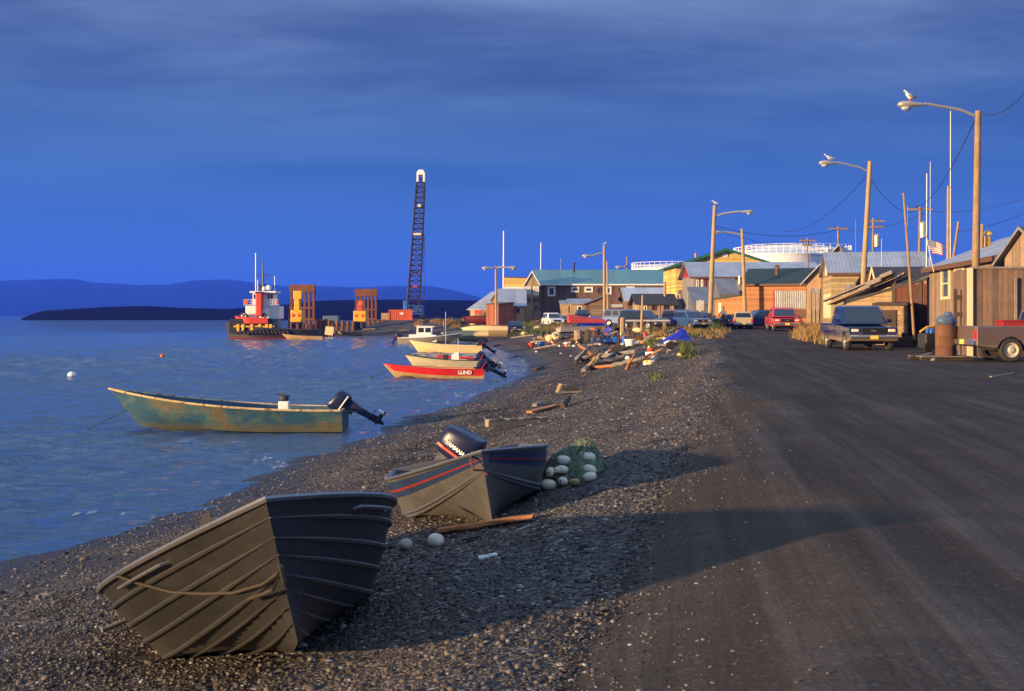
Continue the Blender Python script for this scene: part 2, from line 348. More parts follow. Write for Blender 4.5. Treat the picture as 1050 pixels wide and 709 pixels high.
# hills across the bay
def hills(name, D, prof, col, rough_amp, depth, x_ext=None, scale=.01):
    pts = []; pxs = np.linspace(prof[0][0], prof[-1][0], 260)
    ro = []
    for j, u in enumerate(np.linspace(0, 1, 16)):
        for px in pxs:
            top = ZC - (np.interp(px, [p[0] for p in prof], [p[1] for p in prof]) - HY) / F * D
            x = (px - CX) / F * D; y = D + (u - .5) * depth
            hgt = max(top, -2) * math.sin(PI * min(1, u * .5 + .0) ) if u <= 1 else 0
            hgt = max(top, -3) * (math.sin(PI / 2 * u) ** .8) + rough_amp * noise.fractal((x * scale, y * scale, 0), 1, 2, 5) * math.sin(PI * u)
            ro.append((x * (y / D), y, hgt - (3 if u == 0 else 0)))
    n = len(pxs); i = np.arange(16 * n).reshape(16, n); q = np.stack([i[:-1, :-1], i[:-1, 1:], i[1:, 1:], i[1:, :-1]], -1).reshape(-1, 4)
    ro = np.array(ro); back = ro[-n:].copy(); back[:, 1] += depth * .5; back[:, 2] = -5
    co = np.concatenate([ro, back]); i2 = np.stack([i[-1, :-1], i[-1, 1:], np.arange(16 * n + 1, 17 * n), np.arange(16 * n, 17 * n - 1)], -1)
    return struct(raw_mesh(name, co, np.concatenate([q, i2]), mat('tundra_' + name, col, .95, var=.35, scale=.02, bump=0, spec=0)))
hills('far_hills', 5200, [(-420, 300), (-200, 296), (-60, 288), (13, 283), (75, 281), (95, 285.5), (130, 287), (140, 289), (150, 288), (170, 289), (195, 284), (230, 282.5), (262, 286), (300, 291), (335, 290), (370, 292), (400, 290), (440, 289.5), (462, 294), (485, 301), (520, 310), (560, 318), (620, 321), (900, 318), (1500, 316)], (.006, .009, .010), 8, 1500, scale=.002)
hills('near_headland', 850, [(22, 327.5), (32, 322), (45, 318), (75, 316), (110, 313.5), (150, 312.5), (190, 315), (235, 316), (290, 311), (330, 306), (400, 305), (470, 306), (500, 306.5), (560, 310), (700, 316), (1400, 320)], (.009, .0055, .006), .7, 300, scale=.006)
#PARTS#
# ------------------------------------------------------------------ boats
M_ALU = mat('weathered_aluminium', (.17, .152, .130), .48, .55, var=.3, scale=2.2, bump=.12, streak=.35)
M_ALUD = mat('shade_darkened_brown_aluminium', (.092, .080, .070), .46, .75, var=.5, scale=2.4, bump=.35, streak=.5)  # base darkened as if little sun reached the nearest hull
def worn_alu(name, c, metal, stain, rough=.46):
    s = NT(name); tc = s.n('TexCoord').outputs['Object']; x, y, z = s.n('SeparateXYZ', _0=tc).outputs[:3]
    blot = s.noise(tc, 1.8, 7, .68, .4); fine = s.noise(tc, 26, 4, .7); dent = s.noise(s.scaled(tc, 1, 1, 1.4), 3.2, 3, .45)
    scr = s.noise(s.scaled(tc, 1.2, 14, 26), 3.0, 3, .6, .3); run = s.noise(s.scaled(tc, 16, 16, .9), 1.6, 4, .6)
    c1 = s.n('VectorMath', {'operation': 'SCALE'}, _0=c, Scale=s.math('ADD', .45, s.math('ADD', s.math('MULTIPLY', blot, .7), s.math('MULTIPLY', run, .45)))).outputs[0]
    low = s.math('SUBTRACT', 1.0, s.smooth(s.math('ADD', z, s.math('MULTIPLY', s.math('SUBTRACT', blot, .5), .35)), .10, .38))
    c1 = s.mix(s.math('MULTIPLY', low, .55), c1, stain)
    c1 = s.mix(s.math('MULTIPLY', s.smooth(scr, .66, .74), .55), c1, tuple(min(1, v * 2.6) for v in c))
    c1 = s.mix(s.math('MULTIPLY', s.smooth(fine, .62, .72), .35), c1, (.16, .14, .12))
    r = s.math('ADD', rough - .1, s.math('MULTIPLY', blot, .35))
    h = s.math('ADD', s.math('MULTIPLY', dent, 1.0), s.math('MULTIPLY', scr, .04))
    MATS[name] = s.done(Base_Color=c1, Roughness=r, Metallic=s.math('MULTIPLY', s.math('SUBTRACT', 1.0, s.math('MULTIPLY', low, .6)), metal), Normal=s.n('Bump', Strength=.55, Distance=.035, Height=h).outputs[0]); return MATS[name]
M_ALU = worn_alu('worn_aluminium_hull', (.145, .140, .135), .55, (.08, .068, .055)); M_ALUD = worn_alu('shade_darkened_worn_aluminium_hull', (.058, .056, .056), .75, (.034, .030, .026))  # nearest hull: worn metal, base colour darkened to stand in for weak sun
M_ALUG = mat('bare_gunwale_metal', (.20, .20, .21), .42, .7, var=.2, scale=5, bump=.05)
M_WOODO = mat('orange_weathered_board', (.36, .145, .05), .75, var=.3, scale=6)
M_WOOD = mat('sunbleached_wood', (.30, .21, .13), .85, var=.35, scale=4, streak=.4)
M_WOODG = mat('grey_wood', (.20, .175, .15), .9, var=.35, scale=4, streak=.4)
M_WOODD = mat('dark_wet_wood', (.06, .042, .03), .85, var=.4, scale=4)
M_BLACK = mat('black_rubber', (.018, .017, .018), .7, var=.2)
M_NAVYC = mat('navy_cowling_paint', (.012, .016, .055), .32, var=.12, bump=.02)
M_RED = mat('red_paint', (.48, .025, .02), .45, var=.2)
M_WHITE = mat('white_paint', (.78, .76, .72), .5, var=.08)
M_CREAM = mat('cream_paint', (.72, .55, .27), .55, var=.12, streak=.15)
M_STEEL = mat('galvanised_steel', (.42, .41, .39), .45, .6, var=.2)
M_DSTEEL = mat('dark_steel', (.05, .048, .048), .55, .5, var=.3)
M_ROPE = mat('dark_rope', (.045, .035, .028), .9)
M_YEL = mat('yellow_machine_paint', (.72, .40, .03), .5, var=.2, rust=((.12, .05, .02), .62))
M_RUST = mat('rusty_steel', (.16, .062, .028), .85, .2, var=.5, scale=1.2, streak=.35)
M_BLUE = mat('blue_paint', (.03, .12, .42), .5, var=.2)
M_TARP = mat('blue_tarpaulin', (.01, .10, .62), .42, var=.3, scale=1.5, bump=.6)
M_TARPD = mat('dark_blue_tarpaulin', (.012, .02, .38), .5, var=.35, scale=2, bump=.8)
M_ORANGE = mat('orange_paint', (.62, .12, .02), .55, var=.25)

def hull_curves(T, L, rake, Bg, Bc, g0, g1, c1, k1, c0=.10):
    st = lambda a, e: np.clip((T - a) / (1 - a), 0, 1) ** e
    bg = Bg * (.9 + .1 * np.clip(T / .35, 0, 1)) * (1 - st(.35, 2.3)); bc = Bc * (1 - st(.3, 2.0))
    zg = g0 + (g1 - g0) * T ** 2.2; zc = c0 + (c1 - c0) * st(.35, 1.9); zk = k1 * st(.6, 2.2)
    X = lambda lev: T * (L - rake + rake * lev)
    lv = (zc - zk) / (zg - zk)
    return np.stack([X(1.), bg, zg], 1), np.stack([X(lv), bc, zc], 1), np.stack([X(0.), 0 * T, zk], 1)

def skiff(name, label, group, loc, yaw, pitch, heel, H, hull_m, rim_m, in_m, c0=.10, strakes=(), bottom_strakes=(), strake_m=None, stripe=None, stripes=(), seats=(.22, .48, .72), scale=None, seat_m=None, foredeck=0, extra=None, rim_r=.022, name2=None):
    b = thing(name, label, 'boat', loc, (heel, pitch, yaw), group, scale)
    T = np.linspace(0, 1, 33); g, c, k = hull_curves(T, *H, c0=c0)
    th = .03; secs = []
    for i in range(33):
        G_, C_, K_ = g[i], c[i], k[i]; m = (G_ + C_) / 2; m[1] += .015 * math.sin(PI * T[i])
        w = lambda p: (p[0] - .5 * th * (T[i] > .9), max(p[1] - th, 0.0), p[2])
        fl = max(C_[2] + .02, K_[2] + .06)
        o = [tuple(G_), tuple(m), tuple(C_), tuple(K_), (C_[0], -C_[1], C_[2]), (m[0], -m[1], m[2]), (G_[0], -G_[1], G_[2])]
        gi = w(G_); ci = w(C_)
        q = [(gi[0], -gi[1], gi[2]), (ci[0], -ci[1], fl), (ci[0], ci[1], fl), gi]
        secs.append(o + q)
    mb = MB().loft(secs)
    # transom
    tg, tcn = g[0], c[0]
    mb.prism([(-tg[1] + .01, tg[2] - .02), (-tcn[1], tcn[2]), (0, .0), (tcn[1], tcn[2]), (tg[1] - .01, tg[2] - .02), (.28, tg[2] - .02), (.24, tg[2] - .07), (-.24, tg[2] - .07), (-.28, tg[2] - .02)], -.035, .01, 'x')
    mb.build('hull', hull_m, b, smooth=True)
    # sheer rail, one tube round both sides
    r = MB(); off = .012
    pts = [(p[0], p[1] + off * (1 - t ** 8), p[2]) for p, t in zip(g, T)] + [(p[0] + .005, -p[1] - off * (1 - t ** 8), p[2]) for p, t in zip(g[::-1][1:], T[::-1][1:])]
    r.tube(pts, rim_r, 6); r.bar((-.01, tg[1], tg[2]), (-.01, -tg[1], tg[2]), .05, .04)
    if foredeck:
        i0 = int(32 * (1 - foredeck)); n = 33 - i0
        r.loft([[(g[i][0], g[i][1], g[i][2] + .012), (g[i][0], 0, g[i][2] + .012 + .06 * g[i][1]), (g[i][0], -g[i][1], g[i][2] + .012)] for i in range(i0, 33)], cap=False, closed=False)
    r.build('gunwale', rim_m, b, smooth=True)
    def line(f, side, lo, i0=0, i1=33, out=.012):
        A, B = (c, g) if lo == 'side' else (k, c)
        P = []
        for i in range(i0, i1):
            p = A[i] * (1 - f) + B[i] * f; d = np.array([0, side, 0]) if lo == 'side' else np.array([0, side * .4, -.9])
            if lo == 'side': p = p + np.array([0, .03 * math.sin(PI * T[i]) * f * (1 - f) * 2, 0])
            p = p * np.array([1, side, 1]) + d * out * (1 - T[i] ** 6); P.append(tuple(p))
        return P
    if strakes or bottom_strakes:
        for side in (-1, 1):
            for f in strakes:
                MB().tube(line(f, side, 'side', 0, 33, .006), [.014] * 29 + [.012, .009, .006, .003], 6).build('strake', strake_m or rim_m, b, smooth=True)
            for f in bottom_strakes:
                P = line(f, side, 'bot', 0, 33, .008); MB().tube(P, [.009] * 29 + [.008, .006, .004, .002], 5).build('strake', strake_m or rim_m, b, smooth=True)
    for m_, f0, f1 in stripes:
        so_ = .005 if f1 - f0 > .1 else .011
        for side in (-1, 1):
            mb = MB(); a_ = line(f0, side, 'side', 0, 33, so_); b_ = line(f1, side, 'side', 0, 33, so_); mm = line((f0 + f1) / 2, side, 'side', 0, 33, so_ + .002)
            mb.loft([[a_[i], mm[i], b_[i]] for i in range(33)], cap=False, closed=False)
            mb.build('stripe', m_, b, smooth=True)
    for f in seats:
        i = int(f * 32); p = (g[i] + c[i]) / 2; w = p[1] * 2 - .05
        MB().box(p[0], 0, g[i][2] - .16, .26, w, .04).build('thwart', seat_m or in_m, b, bevel=.008)
    return b, (g, c, k)

def outboard(boat, x, z, tilt, scale=1.0, y=0, cowl_m=None, stripe_m=None, text=None, turn=0):
    """motor hung on a transom: the mid section is the part, cowling, propeller, stripe and lettering sit on it"""
    cowl_m = cowl_m or M_NAVYC
    leg = MB()
    leg.loft([[(-.16 + a * 0, w_, z_) if i == 0 else (0, 0, 0) for i in range(1)] for a, w_, z_ in []] or [[(-.30, -.07, .02), (-.06, -.08, .02), (-.06, .08, .02), (-.30, .07, .02)], [(-.28, -.06, -.3), (-.09, -.06, -.3), (-.09, .06, -.3), (-.28, .06, -.3)],
              [(-.29, -.045, -.62), (-.13, -.045, -.62), (-.13, .045, -.62), (-.29, .045, -.62)], [(-.33, -.03, -.78), (-.13, -.03, -.78), (-.13, .03, -.78), (-.33, .03, -.78)], [(-.30, -.02, -.9), (-.17, -.02, -.9), (-.17, .02, -.9), (-.30, .02, -.9)], [(-.26, -.006, -1.04), (-.2, -.006, -1.04), (-.2, .006, -1.04), (-.26, .006, -1.04)]])
    leg.box(-.27, 0, -.66, .34, .2, .018); leg.lathe([(.012, .06), (.045, .0), (.06, -.12), (.05, -.26)], 10, (-.16, 0, -.86), 'x')
    leg.box(-.03, 0, -.08, .1, .22, .26); leg.box(.03, 0, -.03, .06, .2, .05)
    leg.tube([(.0, .05, .08), (.25, .09, .16), (.42, .1, .15)], .02, 6)
    L = leg.build('outboard_motor', mat('motor_leg_paint', (.013, .017, .045), .4, var=.15, bump=.03), boat, bevel=.012)
    L.location = (x, y, z); L.rotation_euler = (0, math.radians(tilt), math.radians(turn)); L.scale = (scale,) * 3
    secs = []
    for zz, xa, xb, w_ in ((.0, -.33, .1, .11), (.05, -.37, .15, .155), (.2, -.39, .18, .17), (.33, -.385, .19, .165), (.395, -.365, .175, .148), (.415, -.34, .155, .125)):
        cx = (xa + xb) / 2; hx = (xb - xa) / 2; ring = []
        for q in range(20):
            a = 2 * PI * q / 20; cs, sn = math.cos(a), math.sin(a); e = .55
            ring.append((cx + hx * math.copysign(abs(cs) ** e, cs), w_ * math.copysign(abs(sn) ** e, sn) * (1.0 if cs < 0 else 1 - .25 * cs), zz + (.05 * cs if zz > .3 else 0)))
        secs.append(ring)
    MB().loft(secs).build('cowling', cowl_m, L, smooth=True)
    for sd in (-1, 1): MB().loft([[(xx, sd * (.176 - (.02 if xx > .05 or xx < -.3 else 0)), z0 + .03 * xx) for z0 in (.10, .135)] for xx in (-.34, -.25, -.1, .05, .12)], cap=False, closed=False).build('stripe', stripe_m or M_RED, L)
    if text:
        for sd in (-1, 1): lettering(text, L, (-.1, sd * .176, .20), (PI / 2, 0, 0 if sd < 0 else PI), .075, M_WHITE, shear=.25, bold=.003)
    p = MB(); p.lathe([(.028, 0), (.035, -.05), (.012, -.1)], 8, (-.42, 0, -.86), 'x')
    for q in range(3):
        a = 2 * PI * q / 3; R_ = Matrix.Rotation(a, 4, 'X')
        p.add([tuple(R_ @ Vector(v) + Vector((-.46, 0, -.86))) for v in ((-.02, -.02, .02), (.02, .02, .02), (.03, .06, .11), (-.01, .03, .14), (-.04, -.05, .12), (-.045, -.006, .02), (-.005, .034, .02), (.01, .07, .11))], [(0, 1, 2, 3, 4), (5, 6, 7, 3, 4), (0, 1, 6, 5)])
    p.build('propeller', mat('bright_propeller', (.5, .5, .5), .35, .6, var=.1), L)
    return L

# 1 the big riveted skiff in front
H1 = (4.358, .354, .933, .689, .587, .807, .457, .137)
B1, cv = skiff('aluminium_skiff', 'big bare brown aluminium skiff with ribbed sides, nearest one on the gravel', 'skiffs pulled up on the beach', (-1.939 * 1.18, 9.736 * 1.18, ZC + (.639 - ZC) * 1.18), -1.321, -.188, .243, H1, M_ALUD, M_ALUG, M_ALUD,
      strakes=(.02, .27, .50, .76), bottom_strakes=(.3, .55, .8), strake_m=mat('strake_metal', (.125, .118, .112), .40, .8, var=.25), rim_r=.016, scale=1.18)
g, c, k = cv
for side in (-1, 1):                      # bow grab rails, eye and painter
    i0, i1 = (21, 27); P = []
    for q in range(i0, i1): p = c[q] * .1 + g[q] * .9; P.append((p[0], side * (p[1] + .03), p[2] - .02))
    P = [(P[0][0], P[0][1] - side * .05, P[0][2])] + P + [(P[-1][0], P[-1][1] - side * .05, P[-1][2])]
    MB().tube(P, .010, 6).build('grab_rail', M_ALUG, B1, smooth=True)
MB().tube([(c[-1][0] + .00, 0, c[-1][2] + .05), (c[-1][0] + .06, 0, c[-1][2] + .03), (c[-1][0] + .03, 0, c[-1][2] - .03)], .014, 6).build('bow_eye', M_DSTEEL, B1, smooth=True)
p0 = g[20]; q = lambda i, f, o: tuple((c[i] * (1 - f) + g[i] * f) * np.array([1, -1, 1]) + np.array([0, -o, 0]))
MB().tube([q(22, 1.02, -.03), q(22, .98, .04), q(23, .82, .03), q(25, .55, .025), q(27, .36, .025), q(29, .17, .03), q(31, .04, .03), (c[-1][0] + .05, -.01, c[-1][2] + .02), (c[-1][0] + .02, -.06, c[-1][2] - .05), q(30, -.02, .05)], .008, 6).build('painter_rope', M_ROPE, B1, smooth=True)
for yy in (-.22, .22):
    MB().bar((.35, yy, .5), (.02, yy * .8, .95), .07, .035).build('stern_brace', M_WOODD, B1)
oar = MB(); oar.tube([(.35, -.62, .66), (.5, -.93, .50), (.9, -1.42, .30)], .018, 6)
M1 = B1.matrix_world
# 2 striped skiff with tilted motor
H2 = (4.554, .368, .888, .761, .532, .804, .603, .128)
B2, cv2 = skiff('aluminium_skiff', 'smaller aluminium skiff with blue and red stripe and tilted black outboard', 'skiffs pulled up on the beach', (-.577 * 1.04, 15.711 * 1.04, ZC + (.758 - ZC) * 1.04), -1.469, -.065, .192, H2, M_ALU, M_ALUG, M_ALU,
      strakes=(.03, .12), strake_m=M_ALUG, rim_r=.017, stripes=((mat('stripe_blue', (.012, .03, .085), .5, var=.4), .52, .90), (mat('faded_red_stripe', (.20, .02, .018), .5, var=.3), .65, .71)), scale=1.04)
outboard(B2, -.02, .46, 46, .95, text='YAMAHA', turn=62)
g, c, k = cv2
MB().tube([(g[-3][0], -.06, g[-3][2] + .03), (g[-1][0] - .05, -.10, g[-1][2] - .05), (g[-1][0] - .02, -.10, g[-1][2] - .15), (c[-1][0] + .02, -.02, c[-1][2] + .03), (c[-1][0] + .05, .02, c[-1][2] - .02)], .010, 6).build('painter_rope', mat('red_brown_rope', (.10, .035, .03), .9), B2, smooth=True)

def afloat(px_bow, px_stern, wl, H, draft, name, label, mats, toward=0.0, group='boats moored off the beach', flip=1, **kw):
    """boat lying broadside on the water: bow at px_bow, stern at px_stern, waterline row wl"""
    D = ZC * F / (wl - HY); xs_ = (px_stern - CX) / F * D; xb = (px_bow - CX) / F * D
    Lx = abs(xb - xs_); yaw = (PI - toward) if xb < xs_ else toward
    sc = Lx / math.cos(toward) / H[0]
    loc = (xs_, D, -draft * sc)
    return skiff(name, label, group, loc, yaw, kw.pop('pitch', 0), kw.pop('heel', 0), H, *mats, scale=sc, **kw)
# 3 blue-green wooden skiff
s = NT('worn_blue_green_paint'); tc = s.n('TexCoord').outputs['Object']; X_, Y_, Z_ = s.n('SeparateXYZ', _0=tc).outputs[:3]
nn = s.noise(s.scaled(tc, 1, 1, 1.6), 1.1, 5, .55, .4); pl = s.noise(s.scaled(tc, .6, 1, 7), 3, 4); stv = s.noise(s.scaled(tc, 9, 9, .6), 2, 4)
c_ = s.mix(s.smooth(nn, .46, .56), (.014, .07, .125), (.05, .10, .105)); c_ = s.mix(s.math('MULTIPLY', s.smooth(nn, .57, .66), .8), c_, (.14, .10, .05))
low = s.math('SUBTRACT', 1.0, s.smooth(s.math('ADD', Z_, s.math('MULTIPLY', stv, .15)), .25, .46)); c_ = s.mix(s.math('MULTIPLY', low, .75), c_, (.10, .085, .04))
c_ = s.mix(1.0, c_, s.ramp(s.math('MULTIPLY', s.math('ADD', stv, pl), .5), [(.3, .6), (.7, 1.3)]), 'MULTIPLY')
M_BG = s.done(Base_Color=c_, Roughness=.6)
M_RIM3 = mat('pale_yellow_rail', (.55, .40, .20), .6, var=.3, scale=3, rust=((.22, .09, .03), .5))
H3 = (6.15, .75, .85, .60, .66, 1.18, .42, .24)
B3, cv3 = afloat(112, 353, 441, H3, .10, 'wooden_skiff', 'long blue-green wooden skiff with worn paint afloat close to the shore', (M_BG, M_RIM3, M_WOODG), rim_r=.03, strakes=(.42,), strake_m=M_BG)
outboard(B3, -.02, .64, 56, 1.02, stripe_m=M_WHITE)
g, c, k = cv3
bx = MB(); bx.box(1.55, .1, .74, .28, .26, .24); bx.build('fuel_can', M_WHITE, B3, bevel=.03)
MB().lathe([(.1, 0), (.12, .04), (.10, .12), (.02, .16)], 10, (1.55, .1, .87)).build('steering_gear', M_DSTEEL, B3); 
MB().bar((1.4, .1, .98), (1.75, .1, 1.06), .04).build('tiller_bar', M_DSTEEL, B3)
MB().tube([(k[-1][0] + .28, 0, .62), (6.3, .05, .32), (6.7, .1, .12), (7.0, .1, -.05)], .012, 6).build('mooring_rope', M_ROPE, B3, smooth=True)
# 4 red skiff with lettering
HL = (4.9, .55, .80, .62, .55, .80, .36, .16)
M_REDH = mat('red_hull_paint', (.55, .022, .022), .4, var=.15, streak=.1); M_TAN = mat('tan_bottom_paint', (.42, .27, .12), .55, var=.25)
B4, cv4 = afloat(393, 496, 388, HL, .10, 'motor_skiff', 'red sided skiff with tan bottom and white lettering, nearest of the moored row', (M_TAN, M_REDH, M_WOODG), stripes=((M_REDH, .34, .99),), rim_r=.026)
outboard(B4, -.02, .52, 58, 1.1)
g, c, k = cv4
tl_ = math.atan2(g[6][1] - c[6][1], g[6][2] - c[6][2]); pp = c[6] * .34 + g[6] * .66
lettering('LUND', B4, (pp[0], pp[1] + .04, pp[2]), (PI / 2 + tl_, 0, PI), .24, M_WHITE, bold=.012)
MB().tube([(k[-1][0] + .25, 0, .5), (5.2, 0, .25), (5.45, 0, .14)], .012, 5).build('mooring_rope', M_ROPE, B4)
MB().ball((5.5, 0, .12), .07, 8, 6).build('rope_float', M_DSTEEL, B4)
# 5 grey-cream console boat
H5 = (4.9, .6, .92, .7, .62, .98, .42, .16)
M_PALE = mat('pale_grey_hull_paint', (.46, .40, .27), .5, var=.15, streak=.2)
B5, _ = afloat(415, 494, 377.5, H5, .12, 'console_skiff', 'pale grey moored skiff with white steering console and two dark outboards', (M_PALE, M_DSTEEL, M_WHITE), stripes=((M_PALE, .3, .8),), rim_r=.03)
outboard(B5, -.02, .6, 55, 1.25, y=.22); outboard(B5, -.02, .6, 45, 1.0, y=-.4)
cs = MB(); cs.prism([(1.4, .35), (1.95, .35), (1.9, .95), (1.65, 1.12), (1.45, 1.12)], -.3, .3); cs.build('console', M_WHITE, B5, bevel=.02)
MB().quad((1.93, -.26, 1.02), (1.68, -.26, 1.16), (1.68, .26, 1.16), (1.93, .26, 1.02)).build('windscreen', glass(), B5)
MB().tube([(1.5, 0, 1.2), (1.5, 0, 2.0)], .012, 5).build('aerial', M_WHITE, B5); MB().box(2.3, .2, .75, .35, .45, .45).build('seat_box', M_DSTEEL, B5, bevel=.03)
# 5b red skiff just behind
HR = (4.6, .5, .8, .6, .55, .8, .36, .14)
B5b, _ = afloat(447, 494, 371, (4.6, .5, .8, .6, .5, .72, .36, .14), .1, 'motor_skiff', 'red skiff lying mostly hidden behind the pale console skiff', (M_REDH, M_REDH, M_REDH), rim_r=.03)
outboard(B5b, -.02, .5, 50, 1.3)
# 6 cream skiff
H6 = (5.8, .7, .95, .72, .66, 1.1, .42, .16)
B6, _ = afloat(420, 494, 362, H6, .1, 'cream_skiff', 'cream yellow moored open skiff with high bow and thin aerial', (M_CREAM, M_CREAM, M_WOODG), rim_r=.03)
outboard(B6, -.02, .6, 50, 1.2); MB().tube([(2.9, 0, .5), (2.9, 0, 3.4)], .015, 5).build('aerial', M_WHITE, B6)
# 7 cabin boat, nosed onto the beach
H7 = (6.9, .8, 1.1, .85, .75, 1.25, .55, .2)
M_GREYH = mat('grey_green_hull', (.30, .26, .19), .55, var=.2, streak=.2)
B7, _ = afloat(474, 408.5, 352.5, H7, .12, 'cabin_boat', 'white cabin boat with grey hull nosed against the beach', (M_GREYH, M_WHITE, M_WHITE), group='boats moored off the beach', rim_r=.035)
outboard(B7, -.02, .7, 30, 1.3)
cb = MB(); cb.prism([(1.2, .3), (4.2, .3), (4.15, 1.0), (3.5, 1.15), (1.2, 1.1)], -.8, .8); cb.prism([(2.0, 1.05), (3.6, 1.05), (3.75, 1.95), (2.05, 2.0)], -.72, .72)
cb.prism([(1.9, 1.98), (3.95, 1.92), (3.95, 2.0), (1.9, 2.06)], -.8, .8); CB = cb.build('cabin', M_WHITE, B7, bevel=.03)
for x0, x1 in ((2.2, 2.8), (2.95, 3.55)):
    for sd in (-1, 1): MB().box((x0 + x1) / 2, sd * .723, 1.58, x1 - x0, .01, .5).build('window', glass(), CB)
MB().box(2.6, .55, .8, .6, .6, .02)
for sd in (-1, 1): MB().box(1.75, sd * .802, .68, .35, .012, .28).build('porthole', M_WOODO, CB)
MB().tube([(4.9, 0, 1.0), (4.9, 0, 2.6)], .015, 5).build('aerial', M_WHITE, B7)

# skiffs drawn up higher, leaning over
def beached(px, py, L, yaw, heel, H, mats, name, label, group=None, pitch=0, lift=0, **kw):
    p = G(px, py); sc = L / H[0]
    b, cv_ = skiff(name, label, group, (p.x, p.y, p.z + lift), yaw, pitch, heel, H, *mats, scale=sc, **kw); return b
HB = (5, .55, .82, .6, .55, .85, .36, .14)
beached(500, 351, 5.0, math.radians(187), .62, HB, (M_CREAM, M_CREAM, M_WOODG), 'cream_skiff', 'cream skiff heeled over on the beach with its hull to the water', 'skiffs drawn up by the bend', lift=.28, seats=())
beached(520, 345.5, 5.2, math.radians(186), .62, HB, (M_CREAM, M_DSTEEL, M_WOODG), 'cream_skiff', 'cream skiff with dark rail heeled over just beyond its twin', 'skiffs drawn up by the bend', lift=.28, seats=())
beached(521, 333, 6.5, math.radians(190), .3, HB, (mat('maroon_hull', (.16, .02, .02), .6, var=.3), M_DSTEEL, M_WOODD), 'maroon_skiff', 'long dark red skiff lying on the grass bank near the parked cars', 'skiffs drawn up by the bend', lift=.05)
bs = beached(573, 349.0, 7.6, math.radians(14), -.1, (7.6, .7, .85, .65, .5, .85, .4, .14), (mat('grey_skiff_paint', (.34, .31, .30), .6, var=.2, streak=.2), M_STEEL, M_WOODG), 'grey_skiff', 'long grey skiff propped on blocks below the blue tarpaulin', 'skiffs drawn up by the bend', lift=.55)
# ------------------------------------------------------------------ buildings
M_TEALR = mat('teal_metal_roof', (.09, .21, .20), .45, .1, var=.12, pat='rib', patw=.4, axis='x', bump=.3)
M_GREENR = mat('dark_green_roof', (.015, .035, .028), .7, var=.25, scale=4, bump=.1)
M_GREENT = mat('green_roof_metal', (.02, .12, .075), .5, .1, var=.15)
M_GREYR = mat('grey_metal_roof', (.34, .35, .37), .42, .35, var=.3, scale=.8, pat='rib', patw=.25, axis='x', bump=.35, streak=.35, rust=((.20, .13, .09), .68))
M_GREYRY = mat('grey_metal_roof_across', (.42, .42, .43), .42, .35, var=.22, scale=1.2, pat='rib', patw=.25, axis='y', bump=.35, streak=.2)
M_PALER = mat('pale_blue_roof', (.42, .46, .52), .45, .2, var=.15, pat='rib', patw=.3, axis='x', bump=.25)
M_DARKR = mat('tarred_roof', (.035, .034, .038), .8, var=.35, scale=3)
M_BROWN = mat('brown_stained_boards', (.16, .092, .05), .85, var=.3, pat='boards', patw=.28, axis='v', streak=.3)
M_TANW = mat('tan_plywood', (.34, .245, .14), .8, var=.34, scale=1.3, pat='boards', patw=1.2, axis='v', streak=.35)
M_YELW = mat('yellow_siding', (.66, .45, .13), .7, var=.12, pat='boards', patw=.22, axis='h', streak=.15)
M_ORW = mat('orange_brown_siding', (.36, .155, .055), .75, var=.3, pat='boards', patw=.2, axis='h', streak=.2)
M_PLYW = mat('bare_plywood', (.37, .225, .115), .8, var=.38, scale=1.2, pat='boards', patw=1.22, axis='v', streak=.35)
M_OLIVEW = mat('olive_tan_siding', (.34, .25, .125), .75, var=.28, pat='boards', patw=.2, axis='h', streak=.25)
M_GREYBW = mat('grey_brown_boards', (.24, .165, .115), .8, var=.25, pat='boards', patw=.3, axis='v', streak=.4)
M_LOGW = mat('weathered_logs', (.30, .20, .11), .85, var=.35, pat='boards', patw=.24, axis='h', streak=.2, bump=.8)
M_REDBW = mat('red_brown_boards', (.10, .032, .018), .85, var=.35, pat='boards', patw=.3, axis='v', streak=.3)
M_CORR = mat('corrugated_iron', (.19, .19, .205), .5, .4, var=.3, pat='rib', patw=.16, axis='v', bump=.6, streak=.3, rust=((.16, .07, .03), .66))
M_GREYW = mat('grey_painted_wall', (.22, .21, .21), .7, var=.2, pat='boards', patw=.3, axis='v', streak=.2)
M_GABR = mat('red_gable_boards', (.30, .03, .03), .7, var=.2, pat='boards', patw=.2, axis='h')
M_TRIM = mat('white_trim', (.78, .75, .68), .6, var=.08)
M_TRIMY = mat('cream_trim', (.66, .55, .33), .6, var=.1)
M_TRIMB = mat('brown_trim', (.12, .06, .03), .7, var=.2)
GL = glass(); GLB = glass('sky_glass', (.05, .08, .16), .1)

